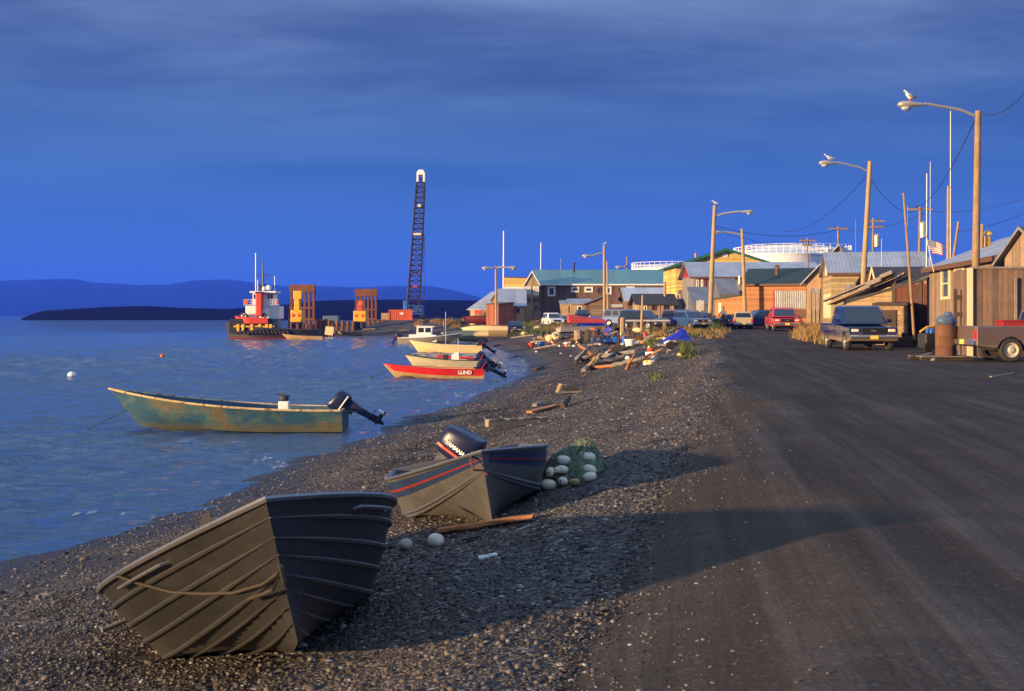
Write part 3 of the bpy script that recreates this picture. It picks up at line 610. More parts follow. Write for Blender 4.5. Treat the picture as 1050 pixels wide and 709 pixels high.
class Bld:
    def __init__(s, name, label, L, R, depth, eave, ridge, mode, wall, roof, cat='building', group=None, over=.35, at=.5, back_eave=None, gable=None, fascia=None, thick=.12, roofname='roof', sink=.5):
        A = Vector(((L[0] - CX) / F * L[1], L[1])); Bq = Vector(((R[0] - CX) / F * R[1], R[1]))
        s.W = (Bq - A).length; s.u = (Bq - A).normalized(); s.v = Vector((-s.u.y, s.u.x)); s.depth = depth
        s.base = min(gz(A.x, A.y), gz(Bq.x, Bq.y)); s.A = A
        s.h = ZC - (eave - HY) / F * L[1] - s.base
        s.o = thing(name, label, cat, (A.x, A.y, s.base), math.atan2(s.u.y, s.u.x), group)
        s.inv = Matrix.Rotation(-math.atan2(s.u.y, s.u.x), 3, 'Z')
        W, D, h = s.W, depth, s.h
        if mode == 'along':
            pm = A + s.v * (D * at); r = ZC - (ridge - HY) / F * pm.y - s.base; yr = D * at
            s.wallp = [(0, -sink), (D, -sink), (D, h), (yr, r), (0, h)]
            w = MB().prism([(p[0], p[1]) for p in [(0, -sink), (D, -sink), (D, h), (0, h)]], 0, W, 'x')
            if gable is None: w = MB().prism(s.wallp, 0, W, 'x')
            else: MB().prism([(0.0, h + .002), (D, h + .002), (yr, r)], .0, W, 'x').build('gable', gable, s.o)
            w.build('wall', wall, s.o)
            sl = (r - h) / yr; sb = (r - h) / (D - yr)
            t = MB()
            a = (-over, h - over * sl); e = (D + over, h - over * sb)
            t.prism([a, (yr, r), e, (e[0], e[1] + thick), (yr, r + thick), (a[0], a[1] + thick)][::1], -over, W + over, 'x')
            t.build(roofname, roof, s.o); s.r = r
            if fascia: MB().bar((-over - .02, -over - .012, a[1] + .02), (W + over + .02, -over - .012, a[1] + .02), .03, .2).build('fascia', fascia, s.o)
        elif mode == 'across':
            pm = A + s.u * (W * at); r = ZC - (ridge - HY) / F * pm.y - s.base; xr = W * at; s.r = r; hb = h if back_eave is None else ZC - (back_eave - HY) / F * R[1] - s.base
            MB().prism([(0, -sink), (W, -sink), (W, hb), (xr, r), (0, h)], 0, D, 'y').build('wall', wall, s.o)
            sl = (r - h) / xr; sr = (r - hb) / (W - xr)
            a = (-over, h - over * sl); e = (W + over, hb - over * sr)
            MB().prism([a, (xr, r), e, (e[0], e[1] + thick), (xr, r + thick), (a[0], a[1] + thick)], -over, D + over, 'y').build(roofname, roof, s.o)
            if fascia: MB().prism([(a[0], a[1] - .1), (xr, r - .1), (e[0], e[1] - .1), (e[0], e[1] + thick + .03), (xr, r + thick + .03), (a[0], a[1] + thick + .03)], -over - .05, -over - .004, 'y').build('fascia', fascia, s.o)
        elif mode == 'shed':      # single slope: eave at the front, ridge row at the back wall
            pm = A + s.v * D; r = ZC - (ridge - HY) / F * pm.y - s.base; s.r = r
            MB().prism([(0, -sink), (D, -sink), (D, r), (0, h)], 0, W, 'x').build('wall', wall, s.o)
            sl = (r - h) / D
            MB().prism([(-over, h - over * sl), (D + over, r + over * sl), (D + over, r + over * sl + thick), (-over, h - over * sl + thick)], -over, W + over, 'x').build(roofname, roof, s.o)
        elif mode == 'slant':     # single slope falling along the front
            hb = ZC - (ridge - HY) / F * R[1] - s.base; s.r = hb
            MB().prism([(0, -sink), (W, -sink), (W, hb), (0, h)], 0, D, 'y').build('wall', wall, s.o)
            sl = (hb - h) / W
            MB().prism([(-over, h - over * sl), (W + over, hb + over * sl), (W + over, hb + over * sl + thick), (-over, h - over * sl + thick)], -over, D + over, 'y').build(roofname, roof, s.o)
    def loc(s, px, py, face='front'):
        d = Vector(((px - CX) / F, 1, -(py - HY) / F)); a3 = Vector((s.A.x, s.A.y, s.base))
        n = Vector((-s.v.x, -s.v.y, 0)) if face == 'front' else Vector((-s.u.x, -s.u.y, 0))
        t = (a3 - Vector((0, 0, ZC))).dot(n) / d.dot(n); P = Vector((0, 0, ZC)) + d * t - a3
        return s.inv @ P
    def win(s, x0, y0, x1, y1, face='front', frame=None, pane=None, name='window', fw=.1, bars=0):
        a = s.loc(x0, y1, face); b = s.loc(x1, y0, face); frame = frame or M_TRIM
        i = 0 if face == 'front' else 1
        u0, u1, z0, z1 = min(a[i], b[i]), max(a[i], b[i]), a.z, b.z
        f = MB()
        def bx(mb, ua, ub, za, zb, off, th):
            c = ((ua + ub) / 2, -off, (za + zb) / 2) if i == 0 else (-off, (ua + ub) / 2, (za + zb) / 2)
            sz = (ub - ua, th, zb - za) if i == 0 else (th, ub - ua, zb - za)
            mb.box(*c, *sz)
        bx(f, u0, u0 + fw, z0, z1, .03, .1); bx(f, u1 - fw, u1, z0, z1, .03, .1); bx(f, u0 + fw, u1 - fw, z1 - fw, z1, .03, .1); bx(f, u0 + fw, u1 - fw, z0, z0 + fw, .035, .12)
        if bars: bx(f, u0 + fw, u1 - fw, (z0 + z1) / 2 - .03, (z0 + z1) / 2 + .03, .025, .07)
        fo = f.build(name, frame, s.o)
        p = MB(); bx(p, u0 + fw * .8, u1 - fw * .8, z0 + fw * .8, z1 - fw * .8, .008, .02); p.build('pane', pane or GL, fo); return fo
    def panel(s, x0, y0, x1, y1, m, name='door', face='front', off=.03, th=.08):
        a = s.loc(x0, y1, face); b = s.loc(x1, y0, face); i = 0 if face == 'front' else 1
        u0, u1 = min(a[i], b[i]), max(a[i], b[i]); mb = MB()
        if i == 0: mb.box((u0 + u1) / 2, -off, (a.z + b.z) / 2, u1 - u0, th, b.z - a.z)
        else: mb.box(-off, (u0 + u1) / 2, (a.z + b.z) / 2, th, u1 - u0, b.z - a.z)
        return mb.build(name, m, s.o)
    def stack(s, x, y, z0, z1, r, m, name='chimney', cap=True):
        mb = MB().tube([(x, y, z0), (x, y, z1)], r, 10)
        if cap: mb.lathe([(r * 1.5, z1 + .06), (r * 1.5, z1 + .14), (.02, z1 + .3)], 10, (x, y, 0))
        return mb.build(name, m, s.o)
    def post(s, px, y0, y1, m, w=.18, face='front', name='corner_trim'):
        a = s.loc(px, y1, face); b = s.loc(px, y0, face); return MB().box(a.x, a.y - .06, (a.z + b.z) / 2, w, .1, b.z - a.z).build(name, m, s.o)

# far end of the village
b = Bld('hall', 'long dark brown two-storey hall with teal metal roof and white framed windows', (548, 184), (700, 184), 14, 291.5, 277.5, 'along', M_BROWN, M_TEALR, fascia=M_TRIM)
for r_ in ((561.5, 294, 569.5, 304), (585.5, 294.3, 593.8, 300), (599.3, 294.3, 608, 300), (621, 294, 627, 302), (642, 294, 651, 301)): b.win(*r_, fw=.24)
for x_ in (575, 612, 634, 668, 684): b.win(x_, 295, x_ + 4, 301, frame=M_TRIMB, fw=.12)
b.stack(6, 6, b.r - .6, b.r + .9, .18, M_DSTEEL)
b = Bld('gabled_house', 'narrow tan three-storey house with gable and bright tall windows at the hall end', (537.8, 181), (552.8, 181), 2.9, 291.5, 278.8, 'across', M_TANW, M_TEALR, over=.15, fascia=M_TRIM)
for x_ in (538.6, 541.6): b.win(x_, 294, x_ + 2.5, 302, fw=.14, pane=GLB)
for x_ in (546.7, 550): b.win(x_, 294, x_ + 2.5, 303, fw=.14, pane=GLB)
for x_ in (539, 542, 547, 550.2): b.win(x_, 305.5, x_ + 2, 310, fw=.1, frame=M_TRIMB)
b.panel(548, 313, 551.5, 318, M_TRIMB, 'door')
b = Bld('parapet_building', 'flat fronted building with bright yellow parapet behind the grey roofs', (517, 205), (541, 205), 9, 284.8, 285.4, 'slant', M_YELW, M_TRIMB, over=.25)
b.panel(517.2, 294.5, 540.8, 297, M_TRIM, 'parapet_band', off=.1, th=.2)
b = Bld('grey_roofed_shed', 'low grey-roofed shed furthest toward the point with cream front', (481.5, 182), (507, 178), 9, 317, 300, 'along', M_TANW, M_GREYR, over=.3); b.win(487, 318.5, 494, 322, frame=M_RED, fw=.5)
b = Bld('grey_roofed_house', 'house with broad grey roof and orange-brown front beside the lamp pole', (511, 176), (538, 176), 9, 313.5, 297, 'along', M_PLYW, M_GREYR, over=.3)
b.win(523, 316.5, 527, 321, frame=M_TRIMB); b.win(529, 316.5, 533, 321, frame=M_TRIMB); b.panel(510, 315.5, 513.5, 321.5, M_DSTEEL)
b = Bld('brick_red_shed', 'small rust-red shed under the lamp pole near the point', (498.5, 173), (511, 172), 4, 312.5, 311, 'shed', mat('rust_red_boards', (.28, .09, .045), .8, var=.25, pat='boards', patw=.3), M_TRIMB, over=.15)
b = Bld('narrow_gable_shed', 'narrow cream gabled entry between the two grey roofs', (504, 180), (513.5, 180), 5, 307, 300, 'across', M_TANW, M_GREYRY, over=.15)
# sheds in front of the hall
b = Bld('lean_to_shed', 'cream lean-to shed with pale roof in front of the hall', (575, 176), (590, 176), 4, 312.5, 309, 'shed', M_TANW, M_GREYR, over=.15); b.panel(583, 314.5, 587, 321, M_DSTEEL)
b = Bld('flat_shed', 'low shed with flat grey metal roof beside the plank garage', (586, 172), (606, 172), 6, 311.5, 307.5, 'shed', M_TANW, M_GREYR, over=.4); b.win(592, 314, 597, 319, frame=M_TRIM)
b = Bld('plank_garage', 'dark plank garage with low peaked roof behind the double poles', (600, 166), (640, 166), 7, 312, 304, 'across', M_BROWN, mat('brown_grey_roof', (.13, .11, .10), .7, var=.25), over=.25); b.panel(606, 311, 626, 327, mat('garage_door_boards', (.20, .14, .09), .8, pat='boards', patw=.4, axis='h'), 'garage_door'); b.panel(627, 312.3, 638, 315.5, M_PALER, 'awning', off=.5, th=1.0)
b = Bld('pale_roofed_house', 'house with pale blue metal roof behind the dark roofed cabin', (643, 160), (697, 160), 9, 308, 296, 'along', M_BROWN, M_PALER, over=.4)
b = Bld('dark_roofed_cabin', 'tan cabin with tarred roof and posted porch in front of the pale roof', (655, 140), (691, 140), 7, 311.5, 302.5, 'along', M_TANW, M_DARKR, over=.5)
b.win(660, 313.5, 663.5, 319); b.win(668, 313, 672.5, 318.5, frame=M_TRIMB); b.panel(681, 312.5, 686, 326, M_DSTEEL)
for x_ in (675.5, 679): b.post(x_, 311, 327, M_WOOD, .3, name='porch_post')
b.stack(3.2, 2.5, b.h, b.r + 1.2, .16, M_WOOD)
# yellow house and its neighbours
b = Bld('yellow_building', 'tall yellow gabled building with green-edged roof', (692.8, 150), (797, 150), 12, 272.8, 256.6, 'across', M_YELW, M_GREENT, over=.7, at=.49, back_eave=273.5, fascia=M_GREENT, thick=.2)
b.win(698.5, 276, 701.2, 286, frame=M_TRIMB, pane=GLB); b.win(741.2, 259, 746.2, 263.7, frame=M_TRIM, pane=M_WHITE, name='gable_vent', fw=.15); b.panel(702, 272.3, 706.5, 275, M_TRIMB, 'hatch'); b.post(708, 270, 330, M_TRIM, .3, name='downpipe')
b.panel(695, 297.5, 706, 318, mat('brown_plywood', (.20, .13, .085), .8, pat='boards', patw=1.2), 'garage_door'); b.win(690.8 + 2.6, 302, 697.5, 309, frame=M_TRIMY, fw=.1)
for x_, y0 in ((714.6, 263.6), (762, 263), (768.5, 265.2)): 
    q = b.loc(x_, y0); MB().tube([(q.x, .8, q.z - 1.2), (q.x, .8, q.z + .5)], .17, 8).build('chimney', M_WOOD, b.o)
b = Bld('yellow_annex', 'low cream annex at the foot of the yellow building', (686.5, 148), (693.5, 147), 5, 308, 304, 'shed', M_TANW, M_GREYR, over=.1); b.win(688, 311, 690.5, 317)
b = Bld('grey_warehouse', 'grey two-storey warehouse with blue-grey metal roof and red gable end', (711.5, 134), (842, 134), 9, 283.5, 270, 'along', M_GREYW, M_GREYR, over=.5, gable=M_GABR, fascia=M_TRIMB)
b.win(731, 285, 740.5, 294.5, fw=.4, pane=GL); b.win(714, 287, 716.5, 295, frame=M_TRIM, pane=GLB, fw=.08); b.win(719, 286.5, 721, 295, frame=M_TRIM, pane=GLB, fw=.08); b.panel(722.5, 283.5, 724, 297, M_GABR, 'red_post')
g_ = MB(); w0 = b.loc(713, 300); g_.prism([(w0.x - .2, -3.0), (w0.x + 3.2, -3.0), (w0.x + 3.2, -.05), (w0.x - .2, -.05)], 0, .1, 'z')
b = Bld('iron_lean_to', 'steep corrugated iron lean-to patched with boards under the grey warehouse', (711.5, 128), (736, 128), 4, 312, 296, 'shed', M_CORR, M_CORR, over=.15); b.win(717, 314, 721, 317, frame=M_TRIM)
b = Bld('iron_gable_shed', 'corrugated iron shed with small peaked gable behind the orange annex', (738, 122), (757, 122), 5, 302, 287, 'along', M_CORR, M_CORR, over=.1)
b = Bld('orange_annex', 'flat orange-brown annex with one narrow window beside the second lamp pole', (733, 117), (763, 114), 6, 307.3, 303.4, 'slant', M_ORW, M_GREENR, over=.12); b.win(737.5, 311, 740, 320.5, frame=M_TRIM, fw=.1)
b = Bld('orange_house', 'orange-brown house with dark green roof and corrugated panel on its front', (763, 114), (828.5, 112), 8, 291.5, 277, 'along', M_ORW, M_GREENR, over=.35, gable=mat('green_gable_boards', (.03, .07, .035), .75, pat='boards', patw=.2, axis='h'), fascia=M_TRIMB)
b.panel(794.5, 298.3, 827, 316.5, M_CORR, 'iron_panel', off=.06, th=.12); b.panel(793, 298.3, 794.4, 317, M_RED, 'door_edge', off=.07, th=.14); b.panel(776, 317.5, 828, 326, M_TRIMB, 'skirting', off=.05); b.stack(2.6, 2.2, b.h + .3, b.h + 1.5, .17, M_RUST); b.panel(757.2, 283, 758.8, 292, M_TRIM, 'louvre')
# white fuel tanks on the rise behind
def tank(name, label, pxc, D, rpx, ytop, dome=1.6, rail=True):
    x = (pxc - CX) / F * D; R_ = rpx / F * D; top = ZC - (ytop - HY) / F * D; z0 = gz(x, D) - .5
    o = thing(name, label, 'tank', (x, D, z0), 0, 'white fuel tanks behind the village')
    h = top - z0; MB().lathe([(R_, 0), (R_, h)], 48).build('shell', mat('white_tank_paint', (.70, .69, .68), .5, var=.12, streak=.1), o, smooth=True)
    MB().lathe([(R_ + .15, h), (R_ + .15, h + .2), (R_ * .5, h + dome * .8), (.01, h + dome)], 48).build('roof', M_WHITE, o, smooth=True)
    if rail:
        r = MB(); n = 44
        for q in range(n):
            a = 2 * PI * q / n; r.tube([(R_ * math.cos(a), R_ * math.sin(a), h + .1), (R_ * math.cos(a), R_ * math.sin(a), h + 1.6)], .06, 4)
        for zz in (.85, 1.6): r.tube([((R_) * math.cos(2 * PI * q / n), R_ * math.sin(2 * PI * q / n), h + zz) for q in range(n + 1)], .06, 4)
        r.build('railing', M_WHITE, o)
    return o
tank('fuel_tank', 'white round fuel tank with railed top beside the yellow gable', 800, 250, 47, 263); tank('fuel_tank', 'larger white fuel tank behind and above the first, railed top', 816, 330, 55, 259, 2.2)
tank('fuel_tank', 'distant white tank whose railed rim shows above the hall roof', 690, 300, 42, 277)
# right hand row along the road
b = Bld('plywood_building', 'bare plywood building with pale slanting metal roof', (826.5, 103), (862, 102.1), 9, 287.5, 252, 'across', M_PLYW, M_GREYRY, over=.45, at=.97, back_eave=255)
for x_ in (830.5, 834.5, 838.5): b.post(x_, 300, 332, M_WOOD, .22, name='post')
b.panel(831, 296, 841, 318, M_GREYW, 'door')
b = Bld('tan_house', 'olive tan house with long grey metal roof behind the log shed', (852.5, 88), (953, 86.96), 7, 280, 260.5, 'along', M_OLIVEW, M_GREYR, over=.3, fascia=M_TRIMB)
b.win(847.5, 272, 849, 283, face='left', frame=M_TRIM, pane=GLB, fw=.06); b.panel(845.5, 301, 851.8, 326, M_TRIMY, 'side_panel', face='left')
b.panel(866.5, 292, 878, 312, M_GREYW, 'plywood_patch'); b.panel(884, 282, 905, 296, mat('dark_green_panel', (.03, .06, .045), .7), 'green_panel'); b.stack(12.5, 3.4, b.r - .3, b.r + .5, .5, M_WOOD, 'roof_box', cap=False)
for q in range(2): MB().tube([(2.0 + q * 3.6, 3.5, b.r), (2.0 + q * 3.6, 3.5, b.r + 2.4 + q)], .02, 5).build('aerial', M_STEEL, b.o)
b = Bld('gabled_cabin', 'small cabin with cream gable and dark navy roof above the log shed', (895, 74), (903, 70.5), 6.5, 293, 276, 'across', M_YELW, M_DARKR, over=.25, fascia=M_TRIMY)
b = Bld('dark_roofed_shed', 'dark roofed shed joining the small gabled cabin to the brown house', (903, 73), (952, 73), 4, 288.5, 276, 'along', M_REDBW, M_DARKR, over=.3)
# log shed with sloping heap of boards for a roof
b = Bld('log_shed', 'weathered log shed with open dark red interior and sagging board roof', (868, 65), (950, 62), 5, 311, 287, 'slant', M_LOGW, M_DARKR, over=.1)
b.panel(916.5, 291, 951, 343, M_REDBW, 'open_bay', off=.02, th=.08)
for x_ in (917.5, 933, 944.5): b.post(x_, 289, 344, M_WOODD, .2, name='bay_post')
q0 = b.loc(853, 312); q1 = b.loc(926, 283.5)
for i in range(7):
    yy = -.5 + i * .55; dz = random.uniform(-.12, .15); MB().bar((q0.x - .4 + random.uniform(-.5, .9), yy, q0.z + .1 + dz), (q1.x + random.uniform(-.8, .5), yy + random.uniform(-.2, .2), q1.z + .12 + dz), .42, .07).build('roof_board', (M_WOOD, M_WOODG, M_WOODG, M_LOGW)[i % 4], b.o)
for px_, py_, wd_ in ((897, 297, .5), (905, 292, .9), (918, 284, .7)):
    q = b.loc(px_, py_); MB().box(q.x, -.75, q.z + .1, wd_, .5, .2, Matrix.Rotation(-.35, 3, 'Y')).build('roof_scrap', M_WOODG, b.o, bevel=.05)
b = Bld('log_crib', 'low cribbed log stack with notched ends in front of the dark shed', (898, 61), (927, 60.5), 2.2, 313.5, 312.5, 'shed', M_LOGW, M_WOODD, over=.15)
for i in range(8): 
    for x_ in (925.5,): q = b.loc(x_, 316 + i * 3.4); MB().box(q.x, -.15, q.z, .16, .3, .1).build('log_end', M_WOOD, b.o, bevel=.03)
b.panel(903, 318, 919, 338, M_WOODD, 'opening')
# brown house facing the road
b = Bld('brown_house', 'grey-brown boarded house with two tall cream framed windows facing the road', (953, 60.5), (1030, 46.8), 6.8, 275.5, 247, 'along', M_GREYBW, M_GREYR, over=.35, fascia=M_TRIMB, at=.5)
b.win(966, 274, 974.5, 307.5, frame=M_TRIMY, fw=.12, pane=GLB, bars=1); b.win(979.8, 273, 988.8, 307.5, frame=M_TRIMY, fw=.12, pane=GLB, bars=1)
pn = b.panel(981, 291, 987.6, 306, M_CREAM, 'window_blind', off=.055, th=.02)
b.stack(2.0, 2.2, b.h + .2, b.h + 1.4, .14, M_YEL)
BROWN = b
b = Bld('red_shed', 'red-brown gabled shed with grey roof at the right end of the row', (1030, 45.2), (1078, 43.8), 6, 263, 236, 'across', M_GREYBW, mat('dull_grey_roof', (.16, .16, .17), .7, var=.25), over=.3, at=.4)
# vertical-ribbed board wall enclosure
A_ = WP(996, 276, 44); o = thing('board_enclosure', 'tall enclosure of weathered brown upright boards behind the parked grey pickup', 'enclosure', (A_.x, A_.y, gz(A_.x, A_.y)), math.radians(-6))
hh = A_.z - gz(A_.x, A_.y); m_ = mat('weathered_upright_boards', (.17, .105, .072), .85, var=.3, pat='boards', patw=.17, axis='v', streak=.5, bump=.5)
MB().box(1.9, 0, hh / 2 - .2, 3.8, .08, hh + .4).build('board_wall', m_, o); MB().box(0.02, 1.3, hh / 2 - .2, .08, 2.5, hh + .4).build('side_wall', m_, o); MB().box(-.06, -.07, hh / 2 - .2, .16, .16, hh + .45).build('corner_post', M_TRIMY, o); MB().box(1.9, -.02, hh + .04, 3.9, .2, .07).build('cap_rail', M_WOODG, o)
MB().box(1.45, -.12, hh * .45, .08, .1, hh * .9).build('batten', M_WOODG, o); MB().box(2.9, -.12, hh * .5, .1, .1, hh * .95).build('batten', M_WOODG, o)

# ------------------------------------------------------------------ poles, lamps, wires
M_POLE = mat('pole_wood', (.36, .25, .13), .85, var=.25, scale=3, streak=.5); M_POLED = mat('dark_pole_wood', (.27, .18, .10), .85, var=.3, scale=3, streak=.5)
M_LAMP = mat('lamp_housing_metal', (.40, .37, .32), .45, .4, var=.1)
def wire(pts, sag, r, label, group='overhead wires', name='power_line'):
    a, b_ = Vector(pts[0]), Vector(pts[1]); P = [a.lerp(b_, i / 16) - Vector((0, 0, sag * .62 * 4 * (i / 16) * (1 - i / 16))) for i in range(17)]
    c = (a + b_) / 2; mb = MB().tube([p - c for p in P], r * .6, 5); o = mb.build(name, M_BLACK, smooth=True); o.location = c; return tag(o, label, 'wire', group)
def pole(name, label, top, bot, D, w_px, group=None, m=None, base_xy=None, lamp=None, cat='pole', lampsc=1):
    t_ = WP(top[0], top[1], D); bt = WP(bot[0], bot[1], D); z0 = gz(bt.x, D)
    dz = t_.z - bt.z; lean = (t_.x - bt.x) / dz; x0 = bt.x + lean * (z0 - bt.z)
    o = thing(name, label, cat, (x0, D, z0), 0, group); h = t_.z - z0; r = w_px / 2 / F * D
    MB().tube([(0, 0, -.4), (lean * h * .5, 0, h * .5), (lean * h, 0, h)], [r * 1.12, r, r * .82], 12).build('shaft', m or M_POLE, o, smooth=True)
    o['tip'] = (lean * h, 0.0, h); 
    for (ax, ay), (lx, ly) in (lamp or []):
        pa = WP(ax, ay, D) - Vector((x0, D, z0)); pl_ = WP(lx, ly, D) - Vector((x0, D, z0)); dy = -.25
        mid = pa.lerp(pl_, .55) + Vector((0, dy * .5, .10 * lampsc))
        arm = MB().tube([pa, pa.lerp(mid, .5) + Vector((0, 0, .06)), mid, pl_ + Vector((0, dy, .03))], .05 * max(1, D / 70), 7).build('lamp_arm', M_LAMP, o, smooth=True)
        sg = -1 if pl_.x < pa.x else 1; s_ = lampsc * 1.3
        hd = MB(); secs = []
        for f_, w_, h_ in ((0, .05, .05), (.12, .09, .08), (.3, .14, .12), (.5, .20, .16), (.68, .20, .15), (.78, .14, .1), (.82, .04, .03)):
            secs.append([(pl_.x + sg * f_ * s_ * 1.1, pl_.y + dy + w_ * s_ * math.cos(a) * .8, pl_.z + h_ * s_ * math.sin(a) * .75) for a in [2 * PI * q / 12 for q in range(12)]])
        hd = hd.loft(secs).build('lamp_head', M_LAMP, o, smooth=True)
        MB().ball((pl_.x + sg * .62 * s_, pl_.y + dy, pl_.z - .1 * s_), (.17 * s_, .13 * s_, .11 * s_), 10, 6).build('lens', mat('lamp_lens', (.35, .42, .5), .15, var=0, bump=0), hd, smooth=True)
    return o, Vector((x0, D, z0))
LG = 'wooden street lamps along the road'
p1, b1 = pole('street_lamp', 'tallest wooden street lamp, rising from behind the board enclosure', (1003, 114), (1000.5, 275), 46.5, 7.6, LG, m=M_POLED, lamp=[((999.5, 119), (946, 108.5))], cat='street lamp', lampsc=.85)
p2, b2 = pole('street_lamp', 'leaning wooden street lamp standing behind the log shed roof', (892.2, 165.5), (885, 292), 68, 5.4, LG, lamp=[((890, 176), (857.5, 167.8))], cat='street lamp', lampsc=.85)
p3, b3 = pole('street_lamp', 'pale street lamp at the road edge near the blue cars, arm to the right', (733, 211), (727.5, 336), 104, 4.6, LG, lamp=[((734, 222), (758, 217.5))], cat='street lamp', lampsc=.95)
p4, b4 = pole('street_lamp', 'shorter pale street lamp in front of the orange house, arm to the left', (761, 235), (764, 320), 112.5, 3.8, LG, lamp=[((761, 242), (741.5, 238.5))], cat='street lamp', lampsc=.9)
p5, b5 = pole('street_lamp', 'thin pale street lamp in front of the plank garage, arm to the left', (619.5, 252), (620, 328), 150, 3, LG, lamp=[((619.5, 260), (608, 262.5))], cat='street lamp', lampsc=1.1)
pole('wooden_pole', 'bare pole standing close beside the garage lamp post', (622.5, 268), (623.5, 327), 152, 2, 'bare wooden poles')
p6, b6 = pole('street_lamp', 'double armed street lamp near the point at the far left houses', (508.5, 273), (508.8, 327), 168, 2.4, LG, lamp=[((508.5, 275.5), (505, 275)), ((508.5, 275.5), (519, 274.5))], cat='street lamp', lampsc=1.2)
pole('lamp_bracket_pole', 'far lamp pole whose small arm shows over the hall roof', (643, 263.5), (643, 300), 215, 2.2, LG, m=M_POLED, lamp=[((643, 273), (640, 274))], cat='street lamp', lampsc=1.3)
pole('wooden_pole', 'short post standing by the board rack in front of the cabin', (659, 303), (657.5, 342), 92, 2.6, 'bare wooden poles')
def crosspole(label, top, bot, D, w, arms, tr=None):
    o, b_ = pole('utility_pole', label, top, bot, D, w, 'utility poles with crossarms', M_POLED, cat='utility pole')
    for x0, x1, y in arms:
        a_, c_ = WP(x0, y, D) - b_, WP(x1, y, D) - b_; MB().bar(a_, c_, .12, .14).build('crossarm', M_POLED, o)
        for f_ in (.05, .35, .65, .95): q = a_.lerp(c_, f_); MB().tube([q + Vector((0, 0, .05)), q + Vector((0, 0, .28))], .05, 6).build('insulator', M_DSTEEL, o)
    if tr: q = WP(tr[0], tr[1], D) - b_; MB().lathe([(.05, -.6), (.28, -.55), (.28, .45), (.2, .6)], 12, q).build('transformer', M_STEEL, o)
    return b_
crosspole('utility pole with low crossarms standing before the white tanks', (828, 244), (828, 300), 125, 2.2, [(820, 837, 247), (823, 833, 251.5)])
crosspole('utility pole with one wide crossarm above the plywood building', (859.5, 232.5), (859.5, 275), 128, 2.4, [(850, 869, 234.8)])
crosspole('utility pole with two crossarms and a grey transformer above the tan roof', (895.5, 224), (895, 270), 115, 2.6, [(889, 907, 227), (890, 906, 233)], (899.3, 247))
crosspole('utility pole with crossarm and transformer near the thin masts', (943.5, 212.5), (942.5, 270), 92, 3, [(931, 956, 215)], (946.5, 236))
pole('leaning_pole', 'thin leaning pole in front of the dark open shed', (926.5, 198), (937, 335), 60.5, 2.8, None, M_POLED)
pole('slanted_post', 'stubby leaning post behind the brown house roof', (983, 227.5), (979, 256), 66, 3.2, 'stub posts over the brown roof', M_POLED); pole('stub_post', 'short upright stub post right of the tallest lamp', (1007.3, 230), (1006.5, 256), 58, 4, 'stub posts over the brown roof', M_POLED)
MG = 'thin radio masts over the roofs'
def mast(label, x, y0, y1, D, w, two=None, m=None):
    o, b_ = pole('radio_mast', label, (x, y0), (x - .3, y1), D, w, MG, m or M_STEEL, cat='mast')
    return o
mast('grey radio mast with a twin rod beside the crossarm pole', 950.5, 178, 262, 82, 1.7); mast('thin faint mast close to the grey radio mast', 954, 166, 262, 83, .8)
o = mast('tall mast with slim whip on a wooden pole left of the tallest lamp', 974.8, 114, 262, 64, 1.3); 
pole('mast_pole', 'wooden pole carrying the tall whip mast behind the brown house', (972.4, 191), (972, 262), 64.3, 3.2, 'bare wooden poles')
mast('white mast standing behind the far grey roofs', 516.5, 237, 300, 195, 1.5, m=M_TRIM); mast('thin pale mast at the left end of the teal roof', 554.7, 249, 285, 200, 1.1, m=M_TRIM); mast('shortest thin mast on the teal roof line', 575, 265, 285, 200, .9, m=M_TRIM)
mast('faint thin aerial in front of the tan metal roof', 904, 245, 275, 86, .6)
tipp = lambda o: Vector(o.location) + Vector(o['tip'])
wire((tipp(p1) + Vector((.15, 0, -.1)), WP(1056, 88, 40)), .55, .022, 'black wire sagging out of the picture from the tallest lamp')
wire((tipp(p1) + Vector((-.1, 0, -.3)), WP(934, 212, 92)), 1.6, .028, 'black wire sloping from the tallest lamp down to the crossarm pole')
wire((tipp(p2) + Vector((0, 0, -.6)), WP(800, 236.5, 126)), 1.8, .03, 'wire sloping left from the leaning lamp toward the tanks')
wire((tipp(p3) + Vector((.1, 0, -1.7)), WP(859, 235.5, 128)), 1.2, .035, 'wire running level from the pale road lamp to the far crossarm')
wire((WP(859, 235.5, 128), WP(956, 215, 92)), 1.0, .032, 'long wire between the two crossarm poles behind the lamp'); wire((WP(943, 215, 92), WP(1062, 200, 75)), .8, .026, 'wire running right from the mast pole past the tallest lamp')
wire((tipp(p2) + Vector((0, 0, -.9)), WP(943, 215, 92)), 1.3, .024, 'faint wire from the leaning lamp to the mast pole'); wire((WP(980, 238, 66), WP(1062, 214, 66)), .3, .02, 'faint wire from the stubby post to the right')
wire((tipp(p3) + Vector((0, 0, -1.8)), tipp(p4) + Vector((0, 0, -.8))), .25, .025, 'short doubled wire between the two pale lamps'); wire((tipp(p4) + Vector((0, 0, -.7)), WP(828, 247, 125)), .9, .026, 'wire from the shorter pale lamp to the low crossarms'); wire((WP(643, 264, 215), WP(700, 272, 152)), .6, .03, 'wire from the far lamp pole to the yellow eave')
